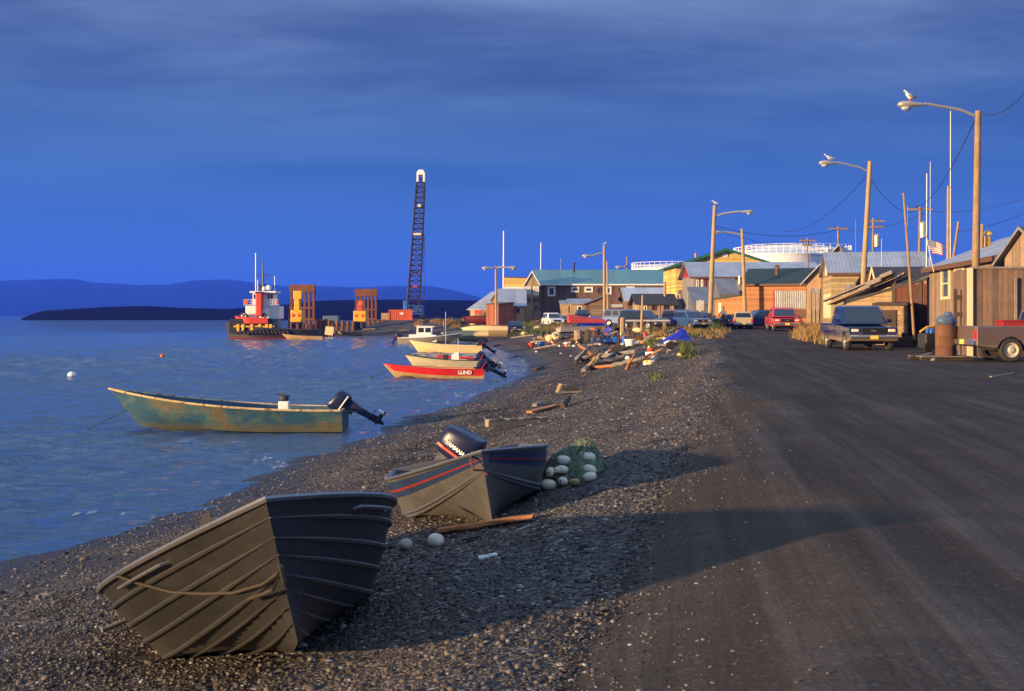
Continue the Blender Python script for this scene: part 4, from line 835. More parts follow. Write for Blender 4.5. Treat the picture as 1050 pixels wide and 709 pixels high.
# ------------------------------------------------------------------ vehicles (front is +x)
DUST = (.26, .18, .10)
M_TYRE = mat('tyre_rubber', (.035, .031, .028), .9, var=.3, dirt=None); M_RIM = mat('wheel_rim_metal', (.40, .37, .33), .4, .6, var=.15); M_CHROME = mat('chrome', (.6, .58, .55), .2, .9, var=.05, bump=0)
M_AMBER = mat('headlight_lens', (.75, .62, .42), .15, var=0, bump=0); M_TAIL = mat('taillight_lens', (.55, .02, .015), .2, var=0, bump=0); M_PLATE = mat('plate_yellow', (.75, .52, .10), .5, var=0, bump=0); M_GRILLE = mat('dark_grille', (.012, .012, .014), .5, var=.1)
def paint(name, c, dusty=.75, rough=.3):
    return mat(name, c, rough, .1, var=.08, scale=1.5, bump=0, coat=.6, dirt=(DUST, dusty * .78, .3) if dusty else None)
def arch(xc, r, zb, n=9): return [(xc - r * math.cos(PI * i / (n - 1)) , zb + r * math.sin(PI * i / (n - 1)) * 1.0) for i in range(n)]
def vehicle(kind, name, label, cat, pos, yaw, m, L=5.3, Wd=1.9, H=1.8, group=None, rim=None, sc=1, clear=.34, plate=True, cargo=None):
    o = thing(name, label, cat, pos, yaw, group, sc); hw = Wd / 2; wr = .37 if kind != 'car' else .32
    f = L / 2; xa, xr = f - .92, -f + 1.12 if kind == 'pickup' else -f + .95
    bel = {'pickup': 1.12, 'suv': 1.1, 'van': 1.15, 'car': .92}[kind]; hood = bel - (.13 if kind == 'pickup' else .04); ar = wr + .09
    if kind == 'pickup': c0, c1 = -f + 2.05, f - 1.35
    elif kind == 'suv': c0, c1 = -f + .06, f - 1.35
    elif kind == 'van': c0, c1 = -f + .05, f - .85
    else: c0, c1 = -f + .75, f - 1.2
    bot = clear
    def prof(x0, x1, archs, top):   # clockwise from the rear bottom
        P = [(x0, bot + .08)]
        for a in archs:
            P += [(q[0], max(q[1], bot)) for q in arch(a, ar, wr - .05)]
        P += [(x1, bot + .08)] + top; return P
    b_ = MB()
    if kind == 'pickup':
        bx = c0 - .04
        b_.prism(prof(bx, f, [xa], [(f, bel - .42), (f - .06, bel - .14), (f - .5, hood - .02), (c1 + .1, hood + .03), (bx, bel)]), -hw, hw)
        sidep = prof(-f, bx - .02, [xr], [(bx - .02, bel), (-f, bel)])
        for sd in (-1, 1): b_.prism(sidep, sd * hw, sd * (hw - .1))
        b_.box((-f + bx) / 2, 0, .68, bx + f - .1, Wd - .2, .08); b_.box(-f + .04, 0, (bot + .2 + bel) / 2, .07, Wd - .21, bel - bot - .2); b_.box(bx - .06, 0, .9, .06, Wd - .21, .44)
    else:
        b_.prism(prof(-f, f, [xr, xa], [(f, bel - .40), (f - .07, bel - .14), (f - .45, hood - .02), (c1 + .1, hood + .02), (c0, bel), (-f + .0, bel - .04 if kind != 'car' else bel - .08)]), -hw, hw)
    # cabin, tapering upward
    ins = .17 if kind != 'van' else .1; r0, r1 = (c0 + .12, c1 - .72) if kind == 'pickup' else (c0 + (.22 if kind != 'car' else .55), c1 - (.78 if kind != 'van' else .6))
    zb, zt = bel - .03, H; zm = H - .07
    def ring(x0, x1, y, z, n=1): return [(x0, -y, z), (x1 - .12, -y, z), (x1, -y + .12, z), (x1, y - .12, z), (x1 - .12, y, z), (x0, y, z)]
    b_.loft([ring(c0, c1, hw - .03, zb), ring(r0 - .01, r1 + .04, hw - ins, zm), ring(r0 + .1, r1 - .12, hw - ins - .12, zt)])
    body = b_.build('body', m, o, bevel=.06); body.modifiers[0].segments = 3
    def lerp3(a, c, t): return Vector(a).lerp(Vector(c), t)
    def pane(A, B, C, D_, nm, off):   # quad inset inside a cabin face
        q = [Vector(v) for v in (A, B, C, D_)]; n_ = (q[1] - q[0]).cross(q[3] - q[0]).normalized()
        if n_.dot(off) < 0: n_ = -n_
        q = [v + n_ * .008 for v in q]; q2 = [v - n_ * .02 for v in q]
        return MB().add([tuple(v) for v in q + q2], [(0, 1, 2, 3), (4, 7, 6, 5)] + [(i, (i + 1) % 4, 4 + (i + 1) % 4, 4 + i) for i in range(4)]).build(nm, GL_CAR, o)
    yb, yt = hw - .03, hw - ins
    P = lambda x0, x1, t: x0 + (x1 - x0) * t
    lo, hi = .1, .9; zl, zh = P(zb, zm, lo), P(zb, zm, hi)
    # windscreen and rear window
    X0, X1 = P(c1, r1 + .04, lo), P(c1, r1 + .04, hi); Y0, Y1 = P(yb, yt, lo) - .13, P(yb, yt, hi) - .13
    pane((X0, -Y0, zl), (X0, Y0, zl), (X1, Y1, zh), (X1, -Y1, zh), 'windscreen', Vector((1, 0, .3)))
    X0, X1 = P(c0, r0, lo), P(c0, r0, hi); pane((X0, -Y0, zl), (X0, Y0, zl), (X1, Y1, zh), (X1, -Y1, zh), 'rear_window', Vector((-1, 0, .3)))
    cuts = [.06, .48, .52, .90] if kind in ('pickup', 'car') else [.04, .33, .36, .62, .65, .93]
    for sd in (-1, 1):
        for i in range(0, len(cuts), 2):
            f0, f1 = cuts[i], cuts[i + 1]
            def sp(fr, t): xx0, xx1 = P(c0, r0, t), P(c1 - .12, r1 - .08, t); return (P(xx0, xx1, fr), sd * P(yb, yt, t), P(zb, zm, t))
            pane(sp(f0, lo + .03), sp(f1, lo + .03), sp(f1, hi), sp(f0, hi), 'side_window', Vector((0, sd, .1)))
        # wheels
        for x_ in (xa, xr):
            w = MB().lathe([(wr * .3, -.02), (wr * .62, -.03), (wr * .64, -.11), (wr * .93, -.115), (wr, -.07), (wr, .07), (wr * .93, .115), (wr * .64, .11), (wr * .62, .03), (wr * .3, .02)], 20, (x_, sd * (hw - .12), wr), 'y'); W_ = w.build('wheel', M_TYRE, o, smooth=True)
            r_ = MB(); yo = sd * (hw - .12); r_.lathe([(wr * .64, .0), (wr * .64, .1), (wr * .56, .095), (wr * .5, .04), (wr * .28, .055), (wr * .2, .1), (.01, .105)] , 16, (0, 0, 0), 'y')
            R_ = r_.build('rim', rim or M_RIM, W_, smooth=True); R_.location = (x_, yo, wr); R_.rotation_euler = (0, 0, 0 if sd > 0 else PI)
        # lights, mirror, handle
        MB().box(f - .035, sd * (hw - .25), bel - .28, .1, .30, .12).build('headlight', M_AMBER, o, bevel=.03)
        MB().box(-f + .0, sd * (hw - .12), bel - .3 if kind != 'van' else 1.1, .06, .17, .34).build('taillight', M_TAIL, o, bevel=.02)
        MB().box(P(c1, r1, .15) - .25, sd * (hw + .1), bel + .12, .1, .2, .17).build('mirror', m, o, bevel=.03)
        MB().box(P(c0, c1, .42), sd * (hw + .012), bel - .14, .16, .03, .035).build('door_handle', M_GRILLE, o)
        for i in ((.40, .80) if kind in ('pickup',) else (.32, .62, .92)):
            MB().box(P(c0, c1 - .1, i), sd * (hw + .001), (bot + .2 + bel) / 2, .014, .006, bel - bot - .22).build('door_seam', M_GRILLE, o)
    MB().box(f - .012, 0, bel - .30, .08, Wd - 1.0, .26).build('grille', M_GRILLE, o, bevel=.02); MB().box(f + .03, 0, bel - .30, .02, .2, .06).build('grille_badge', M_CHROME, o)
    bm_ = M_CHROME if kind != 'car' else M_GRILLE
    MB().prism([(f - .1, bot + .10), (f + .12, bot + .14), (f + .14, bot + .30), (f - .1, bot + .33)], -hw + .02, hw - .02).build('front_bumper', bm_, o, bevel=.04)
    MB().prism([(-f + .08, bot + .08), (-f - .13, bot + .10), (-f - .13, bot + .28), (-f + .08, bot + .30)], -hw + .05, hw - .05).build('rear_bumper', bm_, o, bevel=.03)
    if plate:
        MB().box(f + .145, 0, bot + .22, .012, .32, .15).build('number_plate', M_PLATE, o); MB().box(-f - .135, 0, bot + .2, .012, .32, .15).build('number_plate', M_PLATE, o)
    MB().box(0, 0, bot + .02, L * .72, Wd * .62, .2).build('underbody', M_BLACK, o)
    return o
GL_CAR = glass('car_glass', (.012, .016, .026), .05)
def park(kind, px, py, hpx, yaw, m, name, label, cat, D=None, **kw):
    """stand a vehicle where the ray through its base row meets the ground; its height in rows sets a small scale correction"""
    p = G(px, py); H = kw.get('H', 1.8)
    if D: p = Vector(((px - CX) / F * D, D, gr((px - CX) / F * D, D)))
    sc = hpx / F * p.y / H
    p.z = gr(p.x, p.y) - .02
    return vehicle(kind, name, label, cat, p, yaw, m, sc=sc if not D or hpx else 1, **kw)
CG = 'vehicles parked along the village'
D2 = math.radians
park('pickup', 879, 356.5, 44.5, D2(-91.5), paint('navy_truck_paint', (.007, .018, .075), .8), 'pickup_truck', 'dusty dark blue pickup parked beside the road in front of the log shed', 'pickup truck', D=55, H=1.88, L=5.5, Wd=2.0, group=CG)
park('pickup', 802, 339, 24, D2(-94), paint('pink_red_truck_paint', (.46, .018, .03), .55), 'pickup_truck', 'bright red pickup facing the camera in front of the orange house', 'pickup truck', D=97, H=1.82, L=5.4, Wd=1.98, group=CG)
park('suv', 762, 337.5, 18, D2(80), paint('tan_suv_paint', (.42, .33, .20), .4), 'station_wagon', 'tan car seen from behind next to the red pickup', 'car', D=112 - 8, H=1.7, L=4.6, Wd=1.85, group=CG)
park('suv', 778, 336.5, 19, D2(196), paint('dark_blue_van_paint', (.012, .022, .065), .35), 'dark_wagon', 'dark blue wagon standing side-on between the tan car and red pickup', 'car', D=106, H=1.8, L=4.9, group=CG)
park('pickup', 749, 337, 14, D2(95), paint('teal_truck_paint', (.012, .04, .06), .4), 'pickup_truck', 'dark teal pickup partly hidden left of the tan car', 'pickup truck', D=109, H=1.75, L=5.2, group=CG)
park('suv', 698.5, 337.5, 20, D2(-70), paint('maroon_suv_paint', (.10, .035, .022), .5), 'maroon_wagon', 'brown-maroon wagon parked left of the blue one near the lamp', 'car', D=106, H=1.78, L=4.7, group=CG)
park('suv', 709.5, 338, 19, D2(-72), paint('mid_blue_suv_paint', (.03, .075, .20), .45), 'blue_wagon', 'mid blue wagon parked between the brown wagon and the lamp pole', 'car', D=102, H=1.74, L=4.6, group=CG)
park('suv', 722, 337, 16, D2(-60), paint('dark_grey_blue_paint', (.02, .025, .05), .4), 'dark_wagon', 'dark car behind the road edge lamp pole and pale sign', 'car', D=112, H=1.7, L=4.5, group=CG)
park('van', 640, 332, 17.5, D2(-40), paint('steel_blue_van_paint', (.06, .11, .26), .4), 'blue_van', 'steel blue van parked behind the board rack', 'van', D=118, H=1.95, L=4.9, group=CG)
park('suv', 660, 338, 20, D2(-52), paint('black_suv_paint', (.012, .013, .018), .5), 'dark_wagon', 'black wagon with white bumper right of the steel blue van', 'car', D=104, H=1.76, L=4.8, group=CG)
park('suv', 567, 330, 14.5, D2(-78), paint('white_suv_paint', (.72, .70, .66), .35), 'white_wagon', 'white wagon facing the beach in front of the brown hall', 'car', D=150, H=1.82, L=4.8, group=CG)
park('car', 580, 329, 9, D2(-70), paint('grey_blue_car_paint', (.06, .07, .11), .35), 'grey_car', 'low grey-blue car just right of the white wagon', 'car', D=152, H=1.42, L=4.5, group=CG)
park('pickup', 597, 329, 13, D2(-85), paint('black_truck_paint', (.014, .014, .017), .4), 'pickup_truck', 'black pickup in front of the flat roofed shed', 'pickup truck', D=148, H=1.8, L=5.2, group=CG)
park('pickup', 528, 331.5, 12.5, D2(-75), paint('dark_navy_truck_paint', (.014, .018, .05), .4), 'pickup_truck', 'dark navy pickup parked by the orange-brown front', 'pickup truck', D=150, H=1.8, L=5.2, group=CG)
park('car', 511, 331, 10.5, D2(20), paint('red_orange_car_paint', (.55, .055, .03), .3), 'red_car', 'red-orange car standing at the foot of the double lamp', 'car', D=152, H=1.5, L=4.7, group=CG)
park('pickup', 485, 332, 11.5, D2(-60), paint('blue_truck_paint', (.02, .045, .12), .4), 'pickup_truck', 'dusty blue pickup furthest left on the grassy point', 'pickup truck', D=152, H=1.8, L=5.2, group=CG)
# grey pickup at the right edge, tail toward us
TR = vehicle('pickup', 'pickup_truck', 'weathered grey pickup cut by the right edge, its tail toward the barrel', 'pickup truck', (WP(987, 360, 40.8).x + 2.55, 40.8, gr(17.5, 40.8)), D2(3), paint('weathered_grey_truck_paint', (.125, .085, .07), .6, rough=.5), L=5.0, Wd=1.75, H=1.75, group=CG, clear=.42, rim=mat('white_rim', (.5, .42, .32), .5, var=.1))
o = thing('fuel_box', 'red box riding in the bed of the grey pickup', 'box', (WP(1037, 330, 40.7).x, 40.7, gr(17.5, 40.7) + .95)); M_DULLRED = mat('dull_red_box', (.26, .02, .02), .6, var=.35)
MB().box(.05, 0, .1, .9, .6, .45).build('case', M_DULLRED, o, bevel=.03); MB().box(.05, 0, .34, .96, .66, .05).build('lid', M_DULLRED, o, bevel=.015)
# ------------------------------------------------------------------ tug, landing, crane
M_HULLB = mat('black_hull_paint', (.015, .015, .018), .55, var=.3); M_BRED = mat('red_bulwark_paint', (.58, .055, .03), .5, var=.15)
D_ = 164.0; k_ = D_ / F
def tp(px, py): return ((px - 260) * k_, -(py - 344) * k_)      # local metres across and up, from the tug's own waterline point
o = thing('tugboat', 'tugboat with red and white superstructure, tall red funnel and black hull', 'tugboat', ((260 - CX) * k_, D_, 0), math.radians(0))
def hull_loft(L0, L1, wmax, z0, z1f, y0=0, n=18, flare=1.0, bowpow=2.2, x_bow=None):
    secs = []
    for i in range(n):
        t = i / (n - 1); x = L0 + (L1 - L0) * t; w = wmax * max(.03, 1 - max(0, 1 - t * 2.1) ** bowpow) * (1 - .25 * max(0, t - .8) / .2); z1 = z1f(t)
        secs.append([(x - .5 * (1 - t) , y0 - w, z1), (x, y0 - w * .85, z0), (x, y0 + w * .85, z0), (x - .5 * (1 - t), y0 + w, z1)])
    return MB().loft(secs)
x0 = tp(235, 0)[0]; x1 = tp(289, 0)[0]
hull_loft(x0, x1 + 5, 2.6, -.4, lambda t: 1.15 + .9 * (1 - t) ** 2).build('hull', M_HULLB, o, smooth=True)
hull_loft(x0 + .3, x1 + 5, 2.64, -.1, lambda t: .12).build('boot_stripe', M_BRED, o)
tb = MB()
for i in range(14):
    a = 2 * PI * i / 14; tb.tube([(x0 + 1.4 + i * .5, -2.65, 1.0 + .03 * (i % 3)), (x0 + 1.7 + i * .5, -2.75, .65)], .16, 7)
tb.build('tyre_fender', M_BLACK, o)
MB().box(tp(264, 0)[0], -2.0, 1.55, 5.2, .5, .22).build('fender_rail', M_YEL, o, bevel=.06)
for px_ in (248, 253, 262, 270, 277, 281): x, z = tp(px_, 334); MB().box(x, -2.2, 1.35, .35, .3, 1.0).build('bulwark_post', M_YEL, o, bevel=.04)
MB().box(tp(260, 0)[0], 0, 1.6, 5.4, 3.9, 1.9).build('lower_house', M_HULLB, o)
q0, q1 = tp(243, 0)[0], tp(278, 0)[0]
secs = []
for i in range(14):
    t = i / 13; x = q0 + (q1 - q0) * t; w = 2.35 * max(.05, 1 - max(0, 1 - t * 2.2) ** 2); secs.append([(x - .25 * (1 - t), -w, 2.65 + .25 * (1 - t) ** 2), (x, -w * .92, 1.95), (x, w * .92, 1.95), (x - .25 * (1 - t), w, 2.65 + .25 * (1 - t) ** 2)])
MB().loft(secs).build('bulwark', M_BRED, o, smooth=True)
def blk(x0, y0, x1, y1, d, m, name, yc=0, bevel=.05, par=None):
    a = tp(x0, y1); c = tp(x1, y0); return MB().box((a[0] + c[0]) / 2, yc, (a[1] + c[1]) / 2, c[0] - a[0], d, c[1] - a[1]).build(name, m, par or o, bevel=bevel)
dh = blk(254, 310.5, 277, 326, 3.2, M_WHITE, 'deckhouse', .2); blk(249.5, 318.5, 257, 324, 3.0, M_WHITE, 'forward_house', .1); blk(271.5, 315.5, 278.5, 324, 2.6, M_WHITE, 'winch_house', -.5)
blk(260.5, 298, 282, 309.5, 2.6, M_WHITE, 'wheelhouse', .4)
for x_ in (261.5, 264, 276, 279): f_ = blk(x_, 299, x_ + 1.9, 303.5, .06, GL, 'window', -.92, 0)
blk(258.5, 295.8, 285, 297.6, 3.4, M_WHITE, 'bridge_roof', .2, .03)
fn = blk(265.5, 297.5, 272.2, 321, 1.1, M_BRED, 'funnel', -1.75, .12); blk(265.3, 296.4, 272.4, 298, 1.2, M_HULLB, 'funnel_cap', -1.75, .05)
blk(277, 311, 288, 324, 3.0, M_WHITE, 'aft_house', .6); blk(280, 324, 287, 337, 2.4, mat('blue_grey_paint', (.10, .13, .2), .5), 'aft_gear', -.4)
for x0_, x1_, y_ in ((253, 266, 304.5), (273, 288, 304.5)):
    r = MB(); a = tp(x0_, 310.5); c = tp(x1_, y_ )
    for zz in (0, .33, .66): r.bar((a[0], -1.7, c[1] - zz), (c[0], -1.7, c[1] - zz), .05)
    for i in range(6): xx = a[0] + (c[0] - a[0]) * i / 5; r.bar((xx, -1.7, a[1]), (xx, -1.7, c[1]), .05)
    r.build('railing', M_WHITE, o)
blk(253, 304.5, 257.5, 309, .15, M_ORANGE, 'life_ring', -1.8); blk(285.5, 304.5, 288, 309, .2, M_ORANGE, 'life_ring', -1.8)
for px_, t_, b_, w_ in ((262.3, 256.5, 297, .075), (264.4, 284, 296, .05), (281.7, 280, 297, .05)): a = tp(px_, b_); c = tp(px_, t_); MB().tube([(a[0], 0, a[1]), (c[0], 0, c[1])], w_, 6).build('aerial', M_WHITE, o)
a = tp(270, 297); c = tp(269.6, 264); MB().tube([(a[0], 0, a[1]), ((a[0] + c[0]) / 2, 0, (a[1] + c[1]) / 2), (c[0], 0, c[1])], [.2, .12, .05], 8).build('mast', mat('mast_paint', (.07, .05, .06), .5), o)
a = tp(263, 279); c = tp(278, 279.5); MB().bar((a[0], 0, a[1]), (c[0], 0, c[1]), .08).build('mast_yard', M_DSTEEL, o)
for px_, y_, r_ in ((271, 293, .3), (276, 292, .35), (267.5, 292.5, .3)): a = tp(px_, y_); MB().ball((a[0], -.3, a[1]), r_, 10, 7).build('searchlight', (M_WHITE, M_DSTEEL)[px_ < 270], o, smooth=True)
for px_ in (251, 255, 274): a = tp(px_, 323); MB().tube([(a[0] - .35, -2.0, a[1] + .1), (a[0], -2.0, a[1] + .55), (a[0] + .4, -2.0, a[1] + .2)], .12, 7).build('deck_gear', M_DSTEEL, o)
# landing: rusted towers, winches, piles
def tower(name, label, x0, x1, y0, D, ymid, yb, nslat, slant):
    k = D / F; z0 = 0.4; o = thing(name, label, 'ramp tower', (((x0 + x1) / 2 - CX) * k, D, 0), math.radians(-4), 'rusty ramp towers at the landing')
    w = (x1 - x0) * k; h = ZC - (y0 - HY) * k; hm_ = ZC - (ymid - HY) * k
    MB().box(0, 0, (h + hm_) / 2, w, .5, h - hm_).build('header_plate', M_RUST, o, bevel=.03)
    for i in range(nslat):
        xx = -w / 2 + .25 + (w - .5) * i / (nslat - 1); MB().box(xx, .0, (hm_ + z0) / 2, w * .085, .3, hm_ - z0 + .1).build('upright', M_RUST, o)
    for zz in (.35, .62): MB().box(0, -.2, z0 + (hm_ - z0) * zz, w, .12, .28).build('cross_beam', M_RUST, o)
    if slant:
        for xx in (-1, 1): MB().bar((xx * w * .46, .3, hm_), (xx * w * .46 - 1.0, 2.4, z0), .22).build('side_brace', M_DSTEEL, o)
    return o
tower('ramp_tower', 'rusty slatted ramp tower next to the tugboat', 297, 323.5, 292, 176, 299.5, 345, 6, True); tower('ramp_tower', 'second rusty ramp tower standing nearer the orange container', 364, 387, 296.5, 205, 304, 340, 6, True)
def winch(label, x0, x1, y0, y1, D, cab, post):
    k = D / F; c = (x0 + x1) / 2; o = thing('yellow_winch', label, 'winch', ((c - CX) * k, D, ZC - (y1 - HY) * k), 0, 'yellow deck winches'); w = (x1 - x0) * k; h = (y1 - y0) * k
    MB().box(0, 0, h / 2, w, 1.6, h).build('housing', M_YEL, o, bevel=.06)
    for sx in (-1, 1): MB().box(sx * w * .3, 0, -1.2, w * .25, 1.2, 2.4).build('support', M_HULLB, o)
    for sx in (-.25, .28): MB().lathe([(.02, -.84), (.2, -.83), (.24, -.80)], 12, (w * sx, 0, h * .55), 'y').build('hub', M_BRED, o)
    MB().box(0, 0, h + cab * .45, .7, .8, cab * .9).build('pedestal', M_YEL if not post else M_BRED, o, bevel=.04); MB().box(.1, 0, h + cab, 1.1 if not post else .7, .9, cab * .55).build('cab', M_YEL if not post else M_ORANGE, o, bevel=.06)
    MB().bar((.35, -.1, h), (.35, -.1, h + cab * .9), .16).build('strut', M_YEL, o)
    return o
winch('yellow winch with a small cream cab beside the tugboat', 299, 310.5, 318, 330.5, 170, 2.0, False); winch('yellow winch with orange post in front of the second ramp tower', 363, 375.5, 319, 330, 190, 1.2, True)
PG = 'rusty steel piles of the landing'
PL = 'rusty steel pile in the row along the landing edge'
pr = None
for i, (px_, yt, yb, w, D) in enumerate([(306, 333, 342, 2.2, 172), (315, 333, 342, 3, 172), (321, 333, 342, 2.6, 172), (327.5, 327, 341.5, 4.5, 177), (334, 327.5, 342, 4.3, 178), (341, 329, 342, 3.6, 181), (346, 329, 340, 3.4, 184), (351.5, 329, 339, 3.4, 186), (357, 329.5, 338.5, 3.0, 188), (378.5, 329.5, 337, 2.8, 194), (383.3, 328.5, 336, 2.8, 195), (388.5, 328.5, 336, 3, 196), (393, 328, 336, 2.6, 197), (362.5, 329.5, 338, 3.2, 189), (368, 329, 337.5, 3.2, 191), (373, 329.5, 337.5, 3, 192), (324, 329, 342, 3.2, 176), (330.7, 328.5, 342, 3.4, 178), (337.6, 328.5, 342, 3.6, 180), (311, 332, 342.5, 3.2, 172), (397, 329, 336, 2.6, 199)]):
    k = D / F; zt = ZC - (yt - HY) * k; x = (px_ - CX) * k; zb = min(ZC - (yb - HY) * k, gz(x, D) if gz(x, D) > -3 else 0) - .6
    oo = MB().lathe([(w / 2 * k, zb), (w / 2 * k, zt - .05), (w / 2 * k * .9, zt)], 14).build('steel_pile', M_RUST, smooth=True); oo.location = (x, D, 0); oo['group'] = PG; tag(oo, PL, 'pile', PG)
def simple(name, label, cat, mb, m, loc, rz=0, group=None, bevel=0, smooth=False, rot=None):
    o = mb.build(name, m, bevel=bevel, smooth=smooth); o.location = loc; o.rotation_euler = rot or (0, 0, rz); return tag(o, label, cat, group)
# low deck of the barge behind the piles
x0_, x1_ = (289 - CX) * 180 / F, (400 - CX) * 180 / F
o = thing('barge', 'dark low barge moored behind the rusty piles', 'barge', ((x0_ + x1_) / 2, 203, 0)); w = x1_ - x0_
MB().prism([(-w / 2, 1.0), (-w / 2 + 1.2, -.5), (w / 2 - 1, -.5), (w / 2, 1.0), (w / 2, 1.6), (-w / 2, 1.6)], -5, 5).build('hull', M_HULLB, o, bevel=.1); MB().box(-1, 0, 1.68, w - 3, 8.5, .12).build('deck', M_DSTEEL, o)
MB().box(-3.5, -3, 2.3, 2.4, 2, 1.2).build('deck_box', mat('blue_grey_paint', (.10, .13, .2), .5), o, bevel=.05)
p = G(403, 333); simple('plywood_sheet', 'pale plywood sheet leaning against the rusty piles', 'plywood', MB().box(0, 0, .6, 1.15, .06, 1.2), M_CREAM, WP(337, 340, 175) - Vector((0, 0, .5)), rot=(-.3, .1, 0))
# small skiff by the tug
skiff('work_skiff', 'low tan work skiff lying between the tugboat and the landing', 'boats moored off the beach', (WP(331, 345, 158).x, 158, -.1), PI, 0, 0, (5.6, .8, .75, .6, .5, .85, .36, .14), M_TAN, M_WOOD, M_WOODG, scale=.92)
skiff('work_skiff', 'long tan skiff nosed onto the shingle below the piles', 'boats moored off the beach', (WP(372, 343.4, 181).x, 180.5, .05), PI, -.03, 0, (6.0, .8, .75, .6, .5, .85, .36, .14), mat('brown_tan_hull', (.26, .16, .09), .7, var=.3), M_WOOD, M_WOODG)
# container
k = 200 / F; o = thing('shipping_container', 'orange-red shipping container on the point left of the crane', 'container', (((399.5 + 422) / 2 - CX) * k, 200, ZC - (333 - HY) * k), math.radians(4))
wC, hC = 23 * k, 15 * k
MB().box(0, 0, hC / 2, wC, 2.4, hC).build('body', mat('orange_container', (.60, .10, .025), .55, var=.2, pat='rib', patw=.28, axis='v', bump=.9, rust=((.2, .06, .03), .68)), o)
for sx in (-1, 1): MB().box(sx * wC / 2, -1.2, hC / 2, .16, .16, hC + .06).build('corner_post', M_ORANGE, o)
for z_ in (.08, hC - .06): MB().box(0, -1.21, z_, wC, .12, .16).build('rail', M_ORANGE, o)
MB().box(-wC / 2 - .03, 0, hC / 2, .06, 2.2, hC - .2).build('door', M_CREAM, o); MB().box(.2, -1.24, hC * .75, .6, .04, .3).build('data_plate', M_WHITE, o)
simple('crate', 'pale crate standing left of the orange container', 'crate', MB().box(0, 0, .55, 1.3, 1.2, 1.1), M_WOOD, (WP(395.5, 330, 202).x, 202, gz(WP(395.5, 330, 202).x, 202)), bevel=.04)
# crane
Dk = 232.0; k = Dk / F; xb = (424.5 - CX) * k; zb = gz(xb, Dk); o = thing('crawler_crane', 'tall lattice boom crane rising behind the orange container', 'crane', (xb, Dk, zb), 0)
zt = ZC - (175 - HY) * k - zb; xt = (432 - 424.5) * k
M_BOOM = mat('boom_steel', (.045, .026, .036), .6, .3, var=.3)
MB().box(0, 0, 1.7, 3.4, 4.5, 1.7).build('machine_house', M_BLUE, o, bevel=.08); MB().box(-1.3, -1.5, 2.6, 1.0, 1.2, 1.5).build('cab', M_BLUE, o, bevel=.06)
for sx in (-1, 1): MB().prism([(-2.6, .4), (-2.2, 0), (2.2, 0), (2.6, .4), (2.2, .85), (-2.2, .85)], sx * 1.6 - .4, sx * 1.6 + .4, 'x').build('crawler_track', M_BLACK, o, bevel=.04)
bm = MB(); N = 26; base = Vector((0, -1.6, 1.2)); top = Vector((xt, -.5, zt - 1.2)); pts = []
for i in range(N + 1):
    t = i / N; c = base.lerp(top, t); w = 1.05 if t < .12 else 1.05 - .32 * (t - .12) / .88
    if t > .93: w *= 1 - (t - .93) / .07 * .35
    pts.append([c + Vector((sx * w, sy * w, 0)) for sx, sy in ((-1, -1), (1, -1), (1, 1), (-1, 1))])
for q in range(4): bm.tube([p[q] for p in pts], .11, 5)
for i in range(N):
    for q in range(4): bm.tube([pts[i][q], pts[i + 1][(q + 1) % 4]] if i % 2 else [pts[i][(q + 1) % 4], pts[i + 1][q]], .06, 4); bm.tube([pts[i][q], pts[i][(q + 1) % 4]], .06, 4)
bm.build('boom', M_BOOM, o)
hd = MB(); hd.prism([(xt - .75, zt - 2.2), (xt - .75, zt - .5), (xt - .4, zt), (xt + .4, zt), (xt + .75, zt - .5), (xt + .75, zt - 2.2), (xt + .4, zt - 2.2), (xt + .4, zt - .9), (xt - .4, zt - .9), (xt - .4, zt - 2.2)], -1.3, .3); hd.build('boom_head', M_WHITE, o, bevel=.05)
MB().lathe([(.1, -.3), (.42, -.28), (.42, .28), (.1, .3)], 14, (xt, -.5, zt - .4), 'y').build('sheave', M_DSTEEL, o)
for yy, w_, m_ in ((241, 9, M_CREAM), (280, 8, M_BOOM), (294, 7, M_ORANGE)):
    z_ = ZC - (yy - HY) * k - zb; xx = xt * z_ / zt; MB().box(xx, -2.1, z_, w_ * k * .9, .35, .35).build('cross_member', m_, o)
for x_, m_ in ((0, M_CREAM),): z_ = ZC - (212 - HY) * k - zb; MB().box(xt * z_ / zt + .1, -1.9, z_, .5, .4, .5).build('light_box', m_, o)
for dx in (-.5, .55): MB().tube([(xt + dx * .6, -1.0, zt - .4), (dx * 3.2, 1.8, 3.0)], .045, 4).build('pendant_cable', M_DSTEEL, o)
z_ = ZC - (241 - HY) * k - zb; MB().tube([(xt + .6, -1.2, z_), (xt + .75, -1.2, z_ - 3.6)], .05, 4).build('hoist_line', M_DSTEEL, o)
MB().bar((-1.2, .8, 2.4), (-1.2, 1.4, 6.5), .22).build('gantry_leg', M_BLUE, o); MB().bar((1.2, .8, 2.4), (1.2, 1.4, 6.5), .22).build('gantry_leg', M_BLUE, o)
# buoys
def buoy(px, py, r, m, name, label):
    D = ZC * F / (py - HY); x = (px - CX) / F * D; o = thing(name, label, 'buoy', (x, D, 0)); MB().ball((0, 0, r * .35), (r, r, r * 1.0), 16, 10).build('float', m, o, smooth=True); MB().tube([(0, 0, r * 1.3), (0, 0, r * 1.5), (r * .15, 0, r * 1.62), (r * .3, 0, r * 1.5)], r * .09, 6).build('ring', M_DSTEEL, o); return o
ob = buoy(73.5, 387, .21, M_WHITE, 'mooring_buoy', 'white round buoy floating far out left of the skiff'); buoy(166.5, 366.2, .17, M_ORANGE, 'mooring_buoy', 'small orange buoy floating beyond the blue-green skiff')

